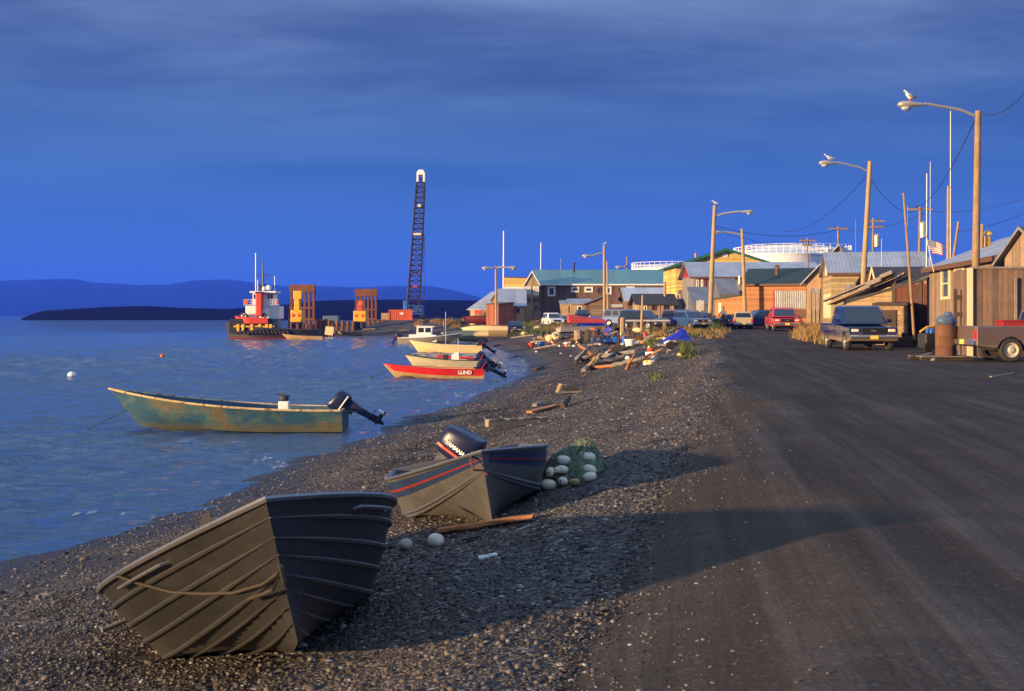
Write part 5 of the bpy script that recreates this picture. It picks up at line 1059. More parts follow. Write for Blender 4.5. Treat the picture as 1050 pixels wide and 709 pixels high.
# ------------------------------------------------------------------ things on the beach
# net heap with floats
pn = G(590, 489); M_NET = mat('green_net', (.13, .165, .10), .95, var=.5, scale=9, bump=1.0)
net = MB(); nx = 30
for i in range(nx):
    for j in range(22):
        u, v = (i / (nx - 1) - .5) * 2, (j / 21 - .5) * 2; d = math.hypot(u, v); h = .31 * max(0, 1 - d ** 2.6) + .13 * math.exp(-((u - .35) ** 2 + v * v) / .12)
        h += (.11 * noise.noise((u * 3.5, v * 3.5, 1)) + .05 * noise.noise((u * 11, v * 11, 2))) * (1 if d < .95 else .2)
        net.v.append((u * .40, v * .34, max(h, -.05) - .03))
for i in range(nx - 1):
    for j in range(21):
        if math.hypot((i / (nx - 1) - .5) * 2, (j / 21 - .5) * 2) < 1.02 + .1 * noise.noise((i * .4, j * .4, 5)): net.f.append((i * 22 + j, (i + 1) * 22 + j, (i + 1) * 22 + j + 1, i * 22 + j + 1))
st_ = MB()
for q in range(130):
    a = random.uniform(0, 6.28); r = random.random() ** .6 * .92; u, v = r * math.cos(a), r * math.sin(a); d_ = random.uniform(0, 6.28); P = []
    for w in range(6):
        uu, vv = u + .07 * w * math.cos(d_), v + .07 * w * math.sin(d_); d_ += random.uniform(-.7, .7); d = math.hypot(uu, vv); h = .31 * max(0, 1 - d ** 2.6) + .13 * math.exp(-((uu - .35) ** 2 + vv * vv) / .12); P.append((uu * .40, vv * .34, h + .01 + random.uniform(-.005, .025)))
    st_.tube(P, .006, 4, cap=False)
o = thing('fishing_net', 'heap of green fishing net beside the striped skiff', 'fishing net', pn); net.build('net_heap', M_NET, o, smooth='all'); st_.build('net_strands', mat('net_twine', (.17, .20, .14), .95), o)
M_FLOAT = mat('cork_float_white', (.68, .60, .47), .7, var=.4, scale=9)
FG = 'white floats on the green net heap'
for i, (px, py, dz, l, ang) in enumerate([(578, 472, .36, 1, .2), (602, 469, .44, 1.25, -.1), (564, 484, .22, 1, 1.3), (576.5, 481.5, .26, .9, .1), (582, 490, .14, .95, 1.2), (604.5, 482, .26, 1.1, -.7), (604.5, 490, .1, 1, .3), (577, 495, .07, 1, 1.2), (562.5, 498.5, .03, 1.15, 0), (572, 482, .22, .7, .4), (589, 496, .06, .8, 2.6)]):
    D = pn.y - .36 * (1 - min(dz / .46, .95)) ** .45 - .03; P = WP(px, py, D); r = .052 * l
    if dz < .15: gp = G(px, py + 4); P = Vector((gp.x, gp.y, gp.z + .05))
    fl = thing('net_float', ['white oval float on top of the net, left hump', 'largest white float on the very top of the net heap', 'tan-white float standing at the left side of the net', 'white float in the hollow at the net middle', 'upright white float low in the middle of the net', 'greyish float half buried on the right of the net', 'white float at the lower right foot of the net', 'tan float tucked beneath the upright one at the net foot', 'white float on the gravel closest to the skiff bow', 'small white float between two others on the net left', 'small tan float at the front foot of the net'][i], 'float', P, (0, random.uniform(-.2, .2), ang), FG)
    MB().lathe([(.012, -r * 1.5), (r * .6, -r * 1.35), (r * .95, -r * .7), (r, 0), (r * .95, r * .7), (r * .6, r * 1.35), (.012, r * 1.5)], 14, axis='x').build('body', M_FLOAT if i != 10 else M_TAN, fl, smooth=True)
    MB().lathe([(r * .2, -r * 1.53), (r * .2, -r * 1.6), (.004, -r * 1.61)], 8, axis='x').build('end_ring', M_DSTEEL, fl)
def on(px, py, up=0): p = G(px, py); return Vector((p.x, p.y, gz(p.x, p.y) + up))
def lying(name, label, cat, pa, pb, w, h, m, group=None, up=.02, ends=None, rough=.01):
    """a plank or log lying between two picture points on the ground"""
    a, c = on(*pa), on(*pb); L = (c - a).length; n = 8; mb = MB(); secs = []
    for i in range(n + 1):
        t = i / n - .5; j = lambda: random.uniform(-rough, rough); ww = w * (1 - .12 * random.random()); secs.append([(t * L + (j() * 4 if i in (0, n) else 0), -ww / 2 + j(), 0), (t * L + (j() * 4 if i in (0, n) else 0), ww / 2 + j(), 0), (t * L, ww / 2 + j(), h + j() * .4), (t * L, -ww / 2 + j(), h + j() * .4)])
    mb.loft(secs); o = mb.build(name, m); d = c - a; o.location = (a + c) / 2 + Vector((0, 0, up)); o.rotation_euler = d.to_track_quat('X', 'Z').to_euler(); return tag(o, label, cat, group)
def logg(name, label, pa, pb, r, m, group=None, za=0, zb=0):
    a, c = on(*pa, up=r * .7 + za), on(*pb, up=r * .7 + zb); n = 9; P = []; R = []
    for i in range(n + 1): t = i / n; P.append(a.lerp(c, t) - (a + c) / 2 + Vector((random.uniform(-1, 1) * r * .3, random.uniform(-1, 1) * r * .3, random.uniform(-1, 1) * r * .25))); R.append(r * (1.1 - .35 * t) * random.uniform(.88, 1.1))
    o = MB().tube(P, R, 9).build(name, m, smooth=True); o.location = (a + c) / 2; return tag(o, label, 'driftwood', group)
lying('orange_board', 'long orange board lying under the bow of the striped skiff', 'board', (450, 549), (549, 534), .14, .03, M_WOODO, up=.03)
o = thing('pallet_beam', 'pale notched timber beam lying on the mid beach', 'timber', on(531, 438)); a, c = on(501, 443), on(564, 431); o.rotation_euler = (0, 0, math.atan2((c - a).y, (c - a).x)); L = (c - a).length
MB().box(0, 0, .09, L, .16, .12).build('beam', M_WOOD, o, bevel=.01); 
for f_ in (-.42, -.1, .12, .42): MB().box(L * f_, .02, .165, L * .14, .22, .035).build('slat', M_WOODG, o, bevel=.005)
for f_ in (-.28, .28): MB().box(L * f_, 0, .16, L * .1, .14, .03).build('notch', M_WOODD, o)
lying('weathered_plank', 'short brown plank behind the pale notched beam', 'plank', (543, 424.5), (571, 417.5), .22, .05, M_WOODO); lying('weathered_plank', 'grey stub of board by the brown plank', 'plank', (548, 418), (554, 416), .16, .08, M_WOODG)
logg('dark_stump', 'small dark stub of wood right of the brown plank', (577, 419), (583, 415), .09, M_WOODD, zb=.12)
o = thing('splintered_crate', 'broken pale crate corner lying flat on the mid beach', 'crate', on(584, 404), (0, 0, .25)); MB().box(0, 0, .05, .75, .3, .04).build('board', M_WOOD, o); MB().box(-.32, 0, .16, .05, .28, .28, Matrix.Rotation(.4, 3, 'Y')).build('board', M_WOOD, o); MB().box(.1, .12, .1, .4, .03, .12).build('board', M_WOODO, o)
simple('float_ball', 'pale round float on the gravel between the two skiffs', 'float', MB().ball((0, 0, .05), (.075, .075, .065), 14, 9, .05), M_FLOAT, on(447, 561), smooth='all'); simple('float_ball', 'dirtier smaller float beside the boat, joined by a cord', 'float', MB().ball((0, 0, .045), (.065, .065, .055), 14, 9, .06), mat('dirty_float', (.40, .34, .27), .8, var=.3, scale=12), on(416, 564), smooth='all')
logg('bleached_stick', 'short bleached stick lying in the boat shadow', (491, 575), (509, 571), .022, M_TRIM)
lying('weathered_plank', 'dark narrow board near the round float', 'plank', (475, 558), (492, 553.5), .05, .02, M_WOODD); lying('weathered_plank', 'small pale stick lying behind the big skiff on the left', 'plank', (38, 616), (50, 613), .04, .03, M_WOODG)
logg('driftwood_pole', 'grey pole sticking out from under the stern of the big skiff', (104, 652), (172, 636), .02, M_WOODG, zb=.10, za=.03)
for i, (a_, b_, r, m, za, zb, lb) in enumerate([((592, 372), (652, 366), .13, M_WOODG, .1, .15, 'long grey driftwood log across the heap'), ((594, 364), (612, 373), .10, M_WOODO, .55, .15, 'orange-brown log slanting up in the driftwood heap'), ((598, 382), (616, 372), .11, M_WOODG, 0, .3, 'grey log end pointing at the camera in the heap'), ((606, 377), (640, 371), .14, M_WOOD, .05, .1, 'tan log at the front of the driftwood heap'), ((590, 375), (605, 366), .09, M_WOODD, .1, .5, 'dark forked limb at the left of the heap'), ((620, 374), (645, 364.5), .09, M_WOODD, .15, .4, 'dark limb lying over the right of the heap'), ((600, 379), (628, 377), .09, M_WOODO, 0, 0, 'reddish log flat at the foot of the heap'), ((628, 377), (658, 372), .10, M_WOODG, 0, .1, 'long thin grey log reaching right from the heap')]):
    logg('driftwood_log', lb, a_, b_, r, m, 'driftwood heap on the upper beach', za, zb)
lying('blue_pipe', 'blue-grey plastic pipe lying on the driftwood heap', 'pipe', (622, 369.5), (641, 365.5), .14, .14, M_PALER, up=.3)
simple('wooden_box', 'dark flat box standing on the driftwood heap', 'box', MB().box(0, 0, .14, .9, .5, .28), M_WOODD, on(634.5, 367, .3), .1, bevel=.02)
logg('standing_stick', 'dark stick standing upright behind the flat box', (634.5, 364), (634.5, 363.6), .06, M_WOODD, 0, 1.2)
for i in range(34):
    px, py = random.choice([(random.uniform(590, 660), random.uniform(362, 381)), (random.uniform(545, 640), random.uniform(346, 360)), (random.uniform(600, 690), random.uniform(343, 356))]); L = random.uniform(6, 22); a = random.uniform(-.35, .2)
    logg('driftwood_log', 'piece of driftwood tangled in the heaps along the upper beach', (px, py), (px + L, py + L * a * .5), random.uniform(.04, .10), random.choice([M_WOOD, M_WOODG, M_WOODD, M_WOODO, M_WOODG]), 'loose driftwood on the upper beach', 0, random.choice([0, 0, .2, .5]))
for i in range(30):
    px, py = random.uniform(545, 690), random.uniform(340, 357); s_ = random.uniform(.15, .4); m_ = random.choice([M_DSTEEL, M_BLACK, M_WOODD, M_BLUE, M_WOOD, M_RUST, M_CREAM, M_STEEL, M_BRED])
    mb = MB()
    if i % 3 == 0: mb.box(0, 0, s_ * .5, s_ * 1.6, s_ * 1.1, s_).box(0, 0, s_ * 1.04, s_ * 1.7, s_ * 1.2, .05)
    elif i % 3 == 1: mb.lathe([(.0, 0), (s_ * .5, 0), (s_ * .5, s_ * .9), (s_ * .35, s_), (0, s_)], 10)
    else: mb.ball((0, 0, s_ * .3), (s_, s_ * .7, s_ * .5), 10, 6, .25)
    mb.build('discarded_gear', m_); o = bpy.data.objects[-1] if False else COL.objects[-1]; o.location = on(px, py); o.rotation_euler = (0, 0, random.uniform(0, 3)); tag(o, 'small piece of discarded gear among the heaps on the bank', 'gear', 'small discarded gear on the bank')
# scatter of pale rubbish and stones by the bank
lb = 'piece of white rubbish strewn along the foot of the bank'
for i in range(46):
    px, py = random.choice([(random.uniform(640, 700), random.uniform(352, 366)), (random.uniform(655, 690), random.uniform(356, 362)), (random.uniform(560, 640), random.uniform(348, 356)), (random.uniform(640, 672), random.uniform(366, 376)), (random.uniform(545, 600), random.uniform(350, 366))]); r = random.uniform(.06, .2) * (1.3 if random.random() < .2 else 1)
    q = simple('rubbish_scrap', lb, 'rubbish', MB().ball((0, 0, r * .3), (r, r * random.uniform(.5, 1), r * random.uniform(.4, .8)), 8, 5, .25), random.choice([M_WHITE, M_TRIM, M_WHITE, M_CREAM, M_FLOAT, M_STEEL]), on(px, py), random.uniform(0, 3), 'white rubbish along the bank')
for px, py, m, lb, s_ in ((668, 371, M_WHITE, 'white plastic tub alone on the gravel below the rubbish', .28), (667.5, 363.5, M_BRED, 'small red bucket among the white rubbish', .2), (544.5, 357, M_BRED, 'bright red can left of the outboard heap', .26), (646, 357, M_WHITE, 'white bucket by the dark machine', .35), (685, 355, M_TRIM, 'cream tub at the foot of the blue tarpaulin', .3)):
    simple('plastic_tub', lb, 'tub', MB().lathe([(s_ * .7, 0), (s_, s_ * 1.5), (s_ * .9, s_ * 1.5), (s_ * .6, s_ * .15), (.01, s_ * .14)], 12), m, on(px, py), smooth=True)
# dark blue tarpaulin over a cart
p = on(697, 359); o = thing('covered_cart', 'dark blue tarpaulin slumped over a small cart at the top of the bank', 'covered cart', p)
t_ = MB(); n = 22
for i in range(n):
    for j in range(14):
        u, v = i / (n - 1) * 2 - 1, j / 13 * 2 - 1; h = .62 * max(0, 1 - abs(u + .15) ** 2.5) * (1 - .35 * v * v) + .38 * math.exp(-((u - .15) ** 2 * 9 + (v - .3) ** 2 * 4)) - .35 * max(0, u - .55) + .07 * noise.noise((u * 4, v * 4, 3)); t_.v.append((u * .95 + .08 * v, v * .55, max(.02, h + .12)))
t_.f = [(i * 14 + j, (i + 1) * 14 + j, (i + 1) * 14 + j + 1, i * 14 + j + 1) for i in range(n - 1) for j in range(13)]
t_.build('tarpaulin', M_TARPD, o, smooth='all'); MB().box(0, 0, .3, 1.3, .7, .1).build('cart_bed', M_WOODD, o)
for sx in (-.5, .5): MB().lathe([(.05, -.06), (.22, -.06), (.22, .06), (.05, .06)], 14, (sx, -.45, .22), 'y').build('wheel', M_BLACK, o)
# bright blue tarpaulin on the propped skiff and red box
p = on(607, 341); o = thing('blue_tarpaulin', 'bright blue tarpaulin cover stretched over hoops beyond the grey skiff', 'tarpaulin', p + Vector((0, 2, .35)), .05)
k = p.y / F; w, h = 27 * k, 11.5 * k; secs = []
for i in range(9):
    t = i / 8; x = -w / 2 + w * t; hh = h * (.9 + .1 * math.sin(PI * t)) * (1 if t < .8 else 1 - .35 * (t - .8) / .2); secs.append([(x + (.15 if q in (0, 12) else 0) + random.uniform(-.03, .03), -1.3 * math.cos(PI * q / 12), hh * math.sin(PI * q / 12) ** .6 + random.uniform(-.03, .03)) for q in range(13)])
MB().loft(secs).build('cover', M_TARP, o, smooth=True); MB().box(-w / 2 - .02, 0, h * .35, .1, 2.0, h * .6).build('end_flap', M_NAVYC, o)
p = on(598, 344); simple('red_tank', 'red fuel tank and cover lying on the propped grey skiff', 'tank', MB().loft([[(-1.6 + 3.2 * t, -.5 * (1 - .5 * t) * c_, .75 * (1 - .6 * t) * s__) for c_, s__ in [(math.cos(PI * q / 8), math.sin(PI * q / 8)) for q in range(9)]] for t in [0, .15, .35, .6, .8, 1]]), M_BRED, p + Vector((.3, .4, 1.0)), .18, smooth=True)
for px in (593, 604, 611): simple('support_block', 'brown timber block holding up the grey skiff', 'block', MB().lathe([(.32, 0), (.35, .2), (.34, .75), (.30, .8)], 10), M_WOODD if px != 593 else M_WOOD, on(px, 349.5), 0, 'blocks under the grey skiff', bevel=.02)
# outboards, drums and machines jumbled on the bank
JG = 'machines and gear dumped at the top of the beach'
def jumble_motor(px, py, hpx, label, tilt, yaw, m=None):
    p = on(px, py); o = thing('old_outboard', label, 'outboard motor', p, yaw, JG); sc = hpx / F * p.y / 1.3; L = outboard(o, 0, .62 * sc, tilt, sc, cowl_m=m); return o
jumble_motor(557, 350, 12, 'old black outboard standing on a rack left of the grey skiff', 15, 1.2, M_BLACK); jumble_motor(563, 350, 11, 'tilted black outboard next to the standing one', 50, 2.0, M_BLACK); jumble_motor(568.5, 350.5, 10, 'third dark outboard with bluish cowling in the rack', -10, 2.6)
o = thing('motor_rack', 'low sawn timber rack under the black outboards', 'rack', on(560, 351)); MB().box(0, 0, .3, 2.4, .12, .15).build('rail', M_WOOD, o); MB().box(.8, -.5, .1, 3.0, .12, .1).build('rail', M_WOODO, o)
for sx in (-1, .9): MB().box(sx, 0, .15, .12, .5, .3).build('foot', M_WOODG, o)
for px, py, s_, lb in ((564, 350.8, .42, 'yellowish round float below the outboards'), (570.5, 349.5, .5, 'larger cream float below the outboards'), (551, 340.5, .45, 'orange-cream float on the grass behind the outboards'), (537, 344.5, .3, 'pale pink float on the bank grass')): simple('fishing_float', lb, 'float', MB().ball((0, 0, s_ * .7), (s_, s_, s_ * .8), 12, 8, .05), M_CREAM, on(px, py), 0, JG, smooth='all')
def snowmachine(px, py, hpx, yaw, m, label):
    p = on(px, py); sc = hpx / F * p.y / 1.1; o = thing('snowmobile', label, 'snowmobile', p, yaw, JG, sc)
    MB().loft([[(-1.2, -.25, .3), (-1.2, .25, .3), (-1.2, .22, .62), (-1.2, -.22, .62)], [(-.2, -.26, .3), (-.2, .26, .3), (-.2, .2, .7), (-.2, -.2, .7)], [(.2, -.42, .25), (.2, .42, .25), (.25, .3, .95), (.25, -.3, .95)], [(.9, -.4, .25), (.9, .4, .25), (.8, .28, .62), (.8, -.28, .62)], [(1.3, -.15, .3), (1.3, .15, .3), (1.3, .1, .4), (1.3, -.1, .4)]]).build('body', m, o, bevel=.04)
    MB().box(-.7, 0, .68, 1.0, .36, .14).build('seat', M_BLACK, o, bevel=.05); MB().prism([(-1.35, .18), (-1.2, .02), (.1, .02), (.2, .18), (0, .34), (-1.2, .34)], -.22, .22).build('track', M_BLACK, o)
    for sy in (-.42, .42): MB().tube([(.2, sy, .06), (1.2, sy, .05), (1.5, sy, .2)], .05, 6).build('ski', M_RED, o); MB().bar((.8, sy, .06), (.7, sy * .7, .4), .06).build('ski_leg', M_DSTEEL, o)
    MB().quad((.3, -.28, .92), (.3, .28, .92), (.12, .2, 1.22), (.12, -.2, 1.22)).build('windshield', glass(), o); MB().bar((-.05, -.35, 1.0), (-.05, .35, 1.0), .05).build('handlebar', M_BLACK, o)
    return o
snowmachine(627, 343, 9.5, 2.4, M_TARPD, 'dark blue snowmobile nosing the brown post by the tarpaulin'); snowmachine(629, 354, 10, .4, M_BLUE, 'blue snowmobile parked among gear on the bank')
snowmachine(652, 349, 8, 2.8, M_BLACK, 'black snowmobile half hidden by gear under the board rack'); snowmachine(617, 352, 9, 1.2, M_DSTEEL, 'dark stripped snowmobile left of the blue one')
def drum(px, py, hpx, m, label):
    p = on(px, py); h = hpx / F * p.y; simple('drum', label, 'drum', MB().lathe([(.0, 0), (h * .33, 0), (h * .33, h * .33), (h * .35, h * .35), (h * .33, h * .37), (h * .33, h * .65), (h * .35, h * .67), (h * .33, h * .69), (h * .33, h), (h * .3, h), (h * .29, h * .96), (0, h * .96)], 14), m, p, 0, JG, smooth=True)
drum(640, 352, 7, M_BLUE, 'blue plastic drum beside the board rack'); drum(614, 351, 6.5, M_RUST, 'rusty drum between the blocks and the snowmobiles'); drum(661.5, 347, 6, M_BRED, 'red drum under the right end of the board rack'); drum(645, 346, 6, M_RUST, 'rusty drum behind the black snowmobile')
o = thing('bicycle', 'dark bicycle leaning in the gear left of the snowmobiles', 'bicycle', on(620, 356), .3, JG)
for x_ in (-.55, .55): MB().tube([(x_ + .34 * math.cos(2 * PI * q / 18), 0, .36 + .34 * math.sin(2 * PI * q / 18)) for q in range(19)], .03, 5).build('wheel', M_BLACK, o)
fr = MB()
for a, c in (((-.55, 0, .36), (-.1, 0, .36)), ((-.1, 0, .36), (.4, 0, .85)), ((-.25, 0, .85), (.4, 0, .85)), ((-.1, 0, .36), (-.25, 0, .95)), ((.4, 0, .98), (.55, 0, .36)), ((-.55, 0, .36), (-.25, 0, .85))): fr.tube([a, c], .025, 5)
fr.build('frame', M_BLUE, o); MB().box(-.25, 0, .98, .25, .1, .06).build('saddle', M_BLACK, o); MB().bar((.38, -.28, 1.02), (.38, .28, 1.02), .035).build('handlebar', M_BLACK, o)
for i, (a_, b_, m) in enumerate([((603, 355.5), (616, 353.5), M_WOODG), ((580, 353), (600, 351.5), M_WOOD), ((655, 352.5), (683, 348), M_WOOD), ((640, 359), (655, 355), M_WOODO), ((525, 347.5), (548, 344.5), M_WOODG), ((545, 352), (578, 348), M_WOOD), ((548, 359), (572, 355), M_WOODG), ((575, 356), (596, 353), M_WOODD), ((505, 356), (512, 354.5), M_WOODD), ((548, 381), (556, 378), M_WOODD), ((520, 368), (530, 366), M_WOODD), ((470, 341.5), (484, 339), M_WOODD), ((398, 341), (420, 339), M_WOOD), ((372, 339), (392, 337.5), M_WOOD)]):
    lying('beach_plank', ['grey plank in front of the rusty drum', 'tan plank lying under the propped grey skiff', 'long tan timber lying left of the blue covered cart', 'reddish board in front of the snowmobiles', 'grey timber lying on the bank below the tan house', 'tan plank lying before the outboard rack', 'grey plank nearest the water below the outboards', 'dark wet plank below the grey skiff', 'dark board washed up at the bend of the shore', 'small dark board on the open gravel bend', 'dark driftwood strip at the tide line', 'dark plank between cream skiffs and cars', 'pale timber on the point below the container', 'pale timber on the point near the last piles'][i], 'plank', a_, b_, .25, .12, m, 'planks strewn along the upper beach', rough=.02)
# board rack: white plank on posts
p = on(668, 340); D = p.y; o = thing('board_rack', 'long pale board laid level on wooden posts in front of the vans', 'rack', (p.x, D, p.z)); k = D / F; zt = ZC - (329 - HY) * k - p.z
MB().box(-.3, 0, zt, 46 * k, .4, .14).build('board', mat('blue_grey_board', (.42, .40, .42), .6, var=.25), o, bevel=.02)
for px in (681, 651): MB().box((px - 668) * k, 0, zt / 2 - .1, .2, .25, zt).build('post', M_WOOD, o)
q = on(638.5, 345); simple('wooden_post', 'short thick yellowish post left of the board rack', 'post', MB().lathe([(.22, -.1), (.2, 1.3), (.18, 1.36), (.02, 1.4)], 9), M_WOOD, q, 0)
# road sign seen from behind the grass
q = on(718, 338); k = q.y / F; zt = ZC - (308 - HY) * k - q.z; o = thing('road_sign', 'pale blank rectangular sign on a thin post beside the road lamp', 'sign', q); MB().tube([(0, 0, 0), (0, 0, zt)], .05, 6).build('post', M_STEEL, o); MB().box(0, -.06, zt - 5.5 * k, 8 * k, .04, 10 * k).build('panel', mat('faded_sign_face', (.50, .47, .40), .6, var=.3, scale=4), o, bevel=.02)
# ------------------------------------------------------------------ yard things at the right
p = Vector((WP(969.5, 364, 41.5).x, 41.5, 0)); p.z = gr(p.x, p.y); o = thing('pallet', 'low plank platform under the rusty barrel', 'pallet', p, .08)
for i in range(6): MB().box(-.2, -.6 + i * .24, .13, 1.8 - .1 * (i % 3), .2, .035).build('slat', M_WOODD if i % 2 else M_WOODG, o)
for y_ in (-.5, .5): MB().box(-.2, y_, .055, 1.7, .1, .1).build('bearer', M_WOODD, o)
b_ = Vector((p.x, p.y, p.z + .15)); r, h = .325, 1.0; o = thing('rusty_barrel', 'rusty brown steel barrel standing on the pallet by the grey pickup', 'barrel', b_)
MB().lathe([(.0, 0), (r, 0), (r, .30), (r + .012, .32), (r, .34), (r, .62), (r + .012, .64), (r, .66), (r, h), (r + .014, h + .012), (r - .02, h + .01), (r - .03, h - .04), (0, h - .04)], 28).build('shell', mat('rust_brown_barrel', (.15, .068, .036), .85, .1, var=.35, scale=2.5, streak=.4), o, smooth=True)
bag = MB().ball((0, 0, .17), (.33, .24, .2), 20, 12, .10).ball((.08, .05, .36), (.16, .12, .12), 12, 8, .15); q = bag.build('rubbish_bag', mat('dark_blue_bag', (.09, .12, .18), .35, var=.3, bump=.8), smooth=True); q.location = b_ + Vector((.02, 0, h - .05)); tag(q, 'dark blue-grey bundle bulging out of the rusty barrel', 'bundle')
lying('leaning_plank', 'pale short plank leaning beside the rusty barrel', 'plank', (944, 369), (955, 366), .12, .03, M_WOOD, up=.12)
simple('stone', 'pale stones lying on the plank end in front of the pallet', 'stone', MB().ball((0, 0, .05), (.10, .08, .05), 9, 6, .2), M_WOODG, Vector((WP(957, 369, 40.5).x, 40.5, gr(17, 40.5))))
q = Vector((WP(981, 362, 42.3).x - .25, 42.4, gr(18.4, 42.4))); simple('yellow_can', 'yellow can between barrel and pickup', 'can', MB().lathe([(0, 0), (.14, 0), (.14, .5), (.06, .56), (.06, .62), (0, .62)], 12), M_YEL, q + Vector((0, 0, .35)), smooth=True); simple('blue_crate', 'dark blue crate under the yellow can beside the pickup', 'crate', MB().box(0, 0, .17, .5, .4, .34), M_BLUE, q, bevel=.02)
# saw bench / gate frame by the enclosure
e = WP(988, 330, 45.2); o = thing('gate_frame', 'dark wooden gate frame standing left of the board enclosure', 'gate', (e.x, 45.2, gr(e.x, 45.2)), -.1)
for x_ in (-.28, .22): MB().box(x_, 0, 1.2, .1, .1, 2.4).build('post', M_WOODD, o)
for z_ in (.8, 1.5, 2.1): MB().box(-.03, -.06, z_, .52, .05, .16).build('rail', M_WOODD, o)
# generator / trailer bits left of the barrel
e = WP(955, 352, 50); o = thing('small_generator', 'small dark engine with yellow handle beside the brown house', 'engine', (e.x, 50, gr(e.x, 50)), .3)
MB().box(0, 0, .45, .9, .6, .6).build('engine_block', M_DSTEEL, o, bevel=.06); MB().tube([(-.6, -.1, .8), (-.3, -.15, 1.0), (.1, -.1, 1.0), (.4, 0, .95)], .045, 7).build('handle', M_YEL, o, smooth=True); MB().box(.1, 0, .85, .5, .4, .25).build('tank', M_BLUE, o, bevel=.05)
for sx in (-.4, .4): MB().lathe([(.05, -.06), (.2, -.06), (.2, .06), (.05, .06)], 14, (sx, -.35, .2), 'y').build('wheel', M_BLACK, o)
for i, (px, D, s_, m, lb) in enumerate([(925, 57, .55, M_DSTEEL, 'dark scrap engine lying in front of the log shed'), (935, 58, .4, M_BLACK, 'black coil of hose by the leaning pole foot'), (919, 58, .35, M_WOODD, 'dark box under the log crib')]):
    x = WP(px, 340, D).x; mb = MB().box(0, 0, s_ * .45, s_ * 1.5, s_, s_ * .8) if i != 1 else MB()
    if i == 1:
        for q in range(3): mb.tube([(s_ * math.cos(2 * PI * j / 16), s_ * math.sin(2 * PI * j / 16), .08 + q * .1) for j in range(17)], .05, 6)
    else: mb.lathe([(.05, 0), (s_ * .3, 0), (s_ * .3, s_ * .4), (.05, s_ * .4)], 10, (s_ * .3, 0, s_ * .8))
    simple('scrap_heap', lb, 'scrap', mb, m, (x, D, gr(x, D)), .3, bevel=.03 if i != 1 else 0)
lying('metal_rail', 'long pale metal rail lying in front of the dark shed', 'rail', (924, 349), (949, 349.5), .1, .1, M_STEEL, up=.1)
logg('yard_stick', 'thin curved stick on the dirt at the right edge', (1016, 388), (1040, 384), .03, M_WOOD)
# flag on the brown house
f0 = WP(955.5, 265, 56.5); f1 = WP(948.5, 241.5, 55.8); st0 = WP(957.5, 279, 57.2)
o = thing('flag', 'striped flag with blue canton flying from a slanted staff on the brown house', 'flag', st0)
tip = WP(951, 246, 56); fly = WP(974, 256.5, 56); hoist_low = WP(957, 261, 56.3)
n = 14; cl = MB(); can = MB(); c0 = tip - st0; c1 = hoist_low - st0; e0 = WP(969.5, 250, 56) - st0; e1 = WP(968, 261, 56) - st0; fr_ = mat('flag_red', (.50, .03, .04), .8, var=.08, bump=0); wh_ = mat('flag_white', (.75, .72, .70), .8, var=.05, bump=0); bl_ = mat('flag_blue', (.015, .02, .10), .8, var=.05, bump=0)
def fp(u, v): q = c0.lerp(e0, u).lerp(c1.lerp(e1, u), v); return q + Vector((0, .12 * math.sin(u * 7) * u, .05 * math.sin(u * 5) - .12 * u * (1 - u)))
fm = MB()
for j in range(13):
    mb = MB(); mb.loft([[tuple(fp(i / n, j / 13)), tuple(fp(i / n, (j + 1) / 13))] for i in range(n + 1)], cap=False, closed=False); mb.build('stripe', fr_ if j % 2 == 0 else wh_, o, smooth='all')
cm = MB(); cm.loft([[tuple(fp(i / n * .42, 0 + .0) + Vector((0, -.012, 0))), tuple(fp(i / n * .42, .54) + Vector((0, -.012, 0)))] for i in range(n + 1)], cap=False, closed=False); cn = cm.build('canton', bl_, o)
for r in range(5):
    for c in range(6):
        q = fp(.04 + c * .065, .06 + r * .1) + Vector((0, -.02, 0)); sm = MB(); P = []
        for w in range(10): a = 2 * PI * w / 10 + PI / 2; rr = .028 if w % 2 == 0 else .012; P.append((q.x + rr * math.cos(a), q.y, q.z + rr * math.sin(a)))
        sm.quad(*P).build('star', wh_, cn)
MB().tube([Vector((0, 0, 0)), WP(949.5, 240.5, 56) - st0], .025, 6).build('staff', M_TRIM, o)
# gulls
def gull(px, py, D, hpx, face, label):
    k = D / F; P = WP(px, py, D); sc = max(hpx * k / .38, .7); o = thing('gull', label, 'bird', P, face, 'gulls perched on the street lamps', sc)
    secs = []
    for x, z, ry, rz in ((-.24, .13, .012, .008), (-.17, .145, .035, .025), (-.08, .16, .07, .06), (.02, .19, .08, .085), (.10, .235, .065, .07), (.13, .28, .042, .05), (.145, .315, .042, .045), (.165, .325, .036, .035), (.19, .32, .012, .012)):
        secs.append([(x + (.03 * math.sin(a) if x > .05 else 0), ry * math.cos(a), z + rz * math.sin(a)) for a in [2 * PI * q / 12 for q in range(12)]])
    bd = MB().loft(secs).build('body', M_WHITE, o, smooth=True)
    for s_ in (-1, 1):
        MB().loft([[(x, s_ * (y + .012 * math.cos(a)), z + h * math.sin(a)) for a in [2 * PI * q / 8 for q in range(8)]] for x, y, z, h in ((.09, .06, .20, .02), (.02, .078, .19, .06), (-.10, .06, .17, .045), (-.26, .02, .14, .012))]).build('wing', mat('gull_grey', (.32, .33, .36), .8), o, smooth=True)
        MB().tube([(.0, s_ * .03, .12), (.01, s_ * .03, .0), (.05, s_ * .03, .0)], .008, 5).build('leg', M_ORANGE, o); MB().ball((.172, s_ * .033, .332), .007, 6, 5).build('eye', M_BLACK, o)
    MB().lathe([(.014, 0), (.011, .03), (.002, .055)], 8, (.185, 0, .318), 'x').build('beak', M_YEL, o)
    return o
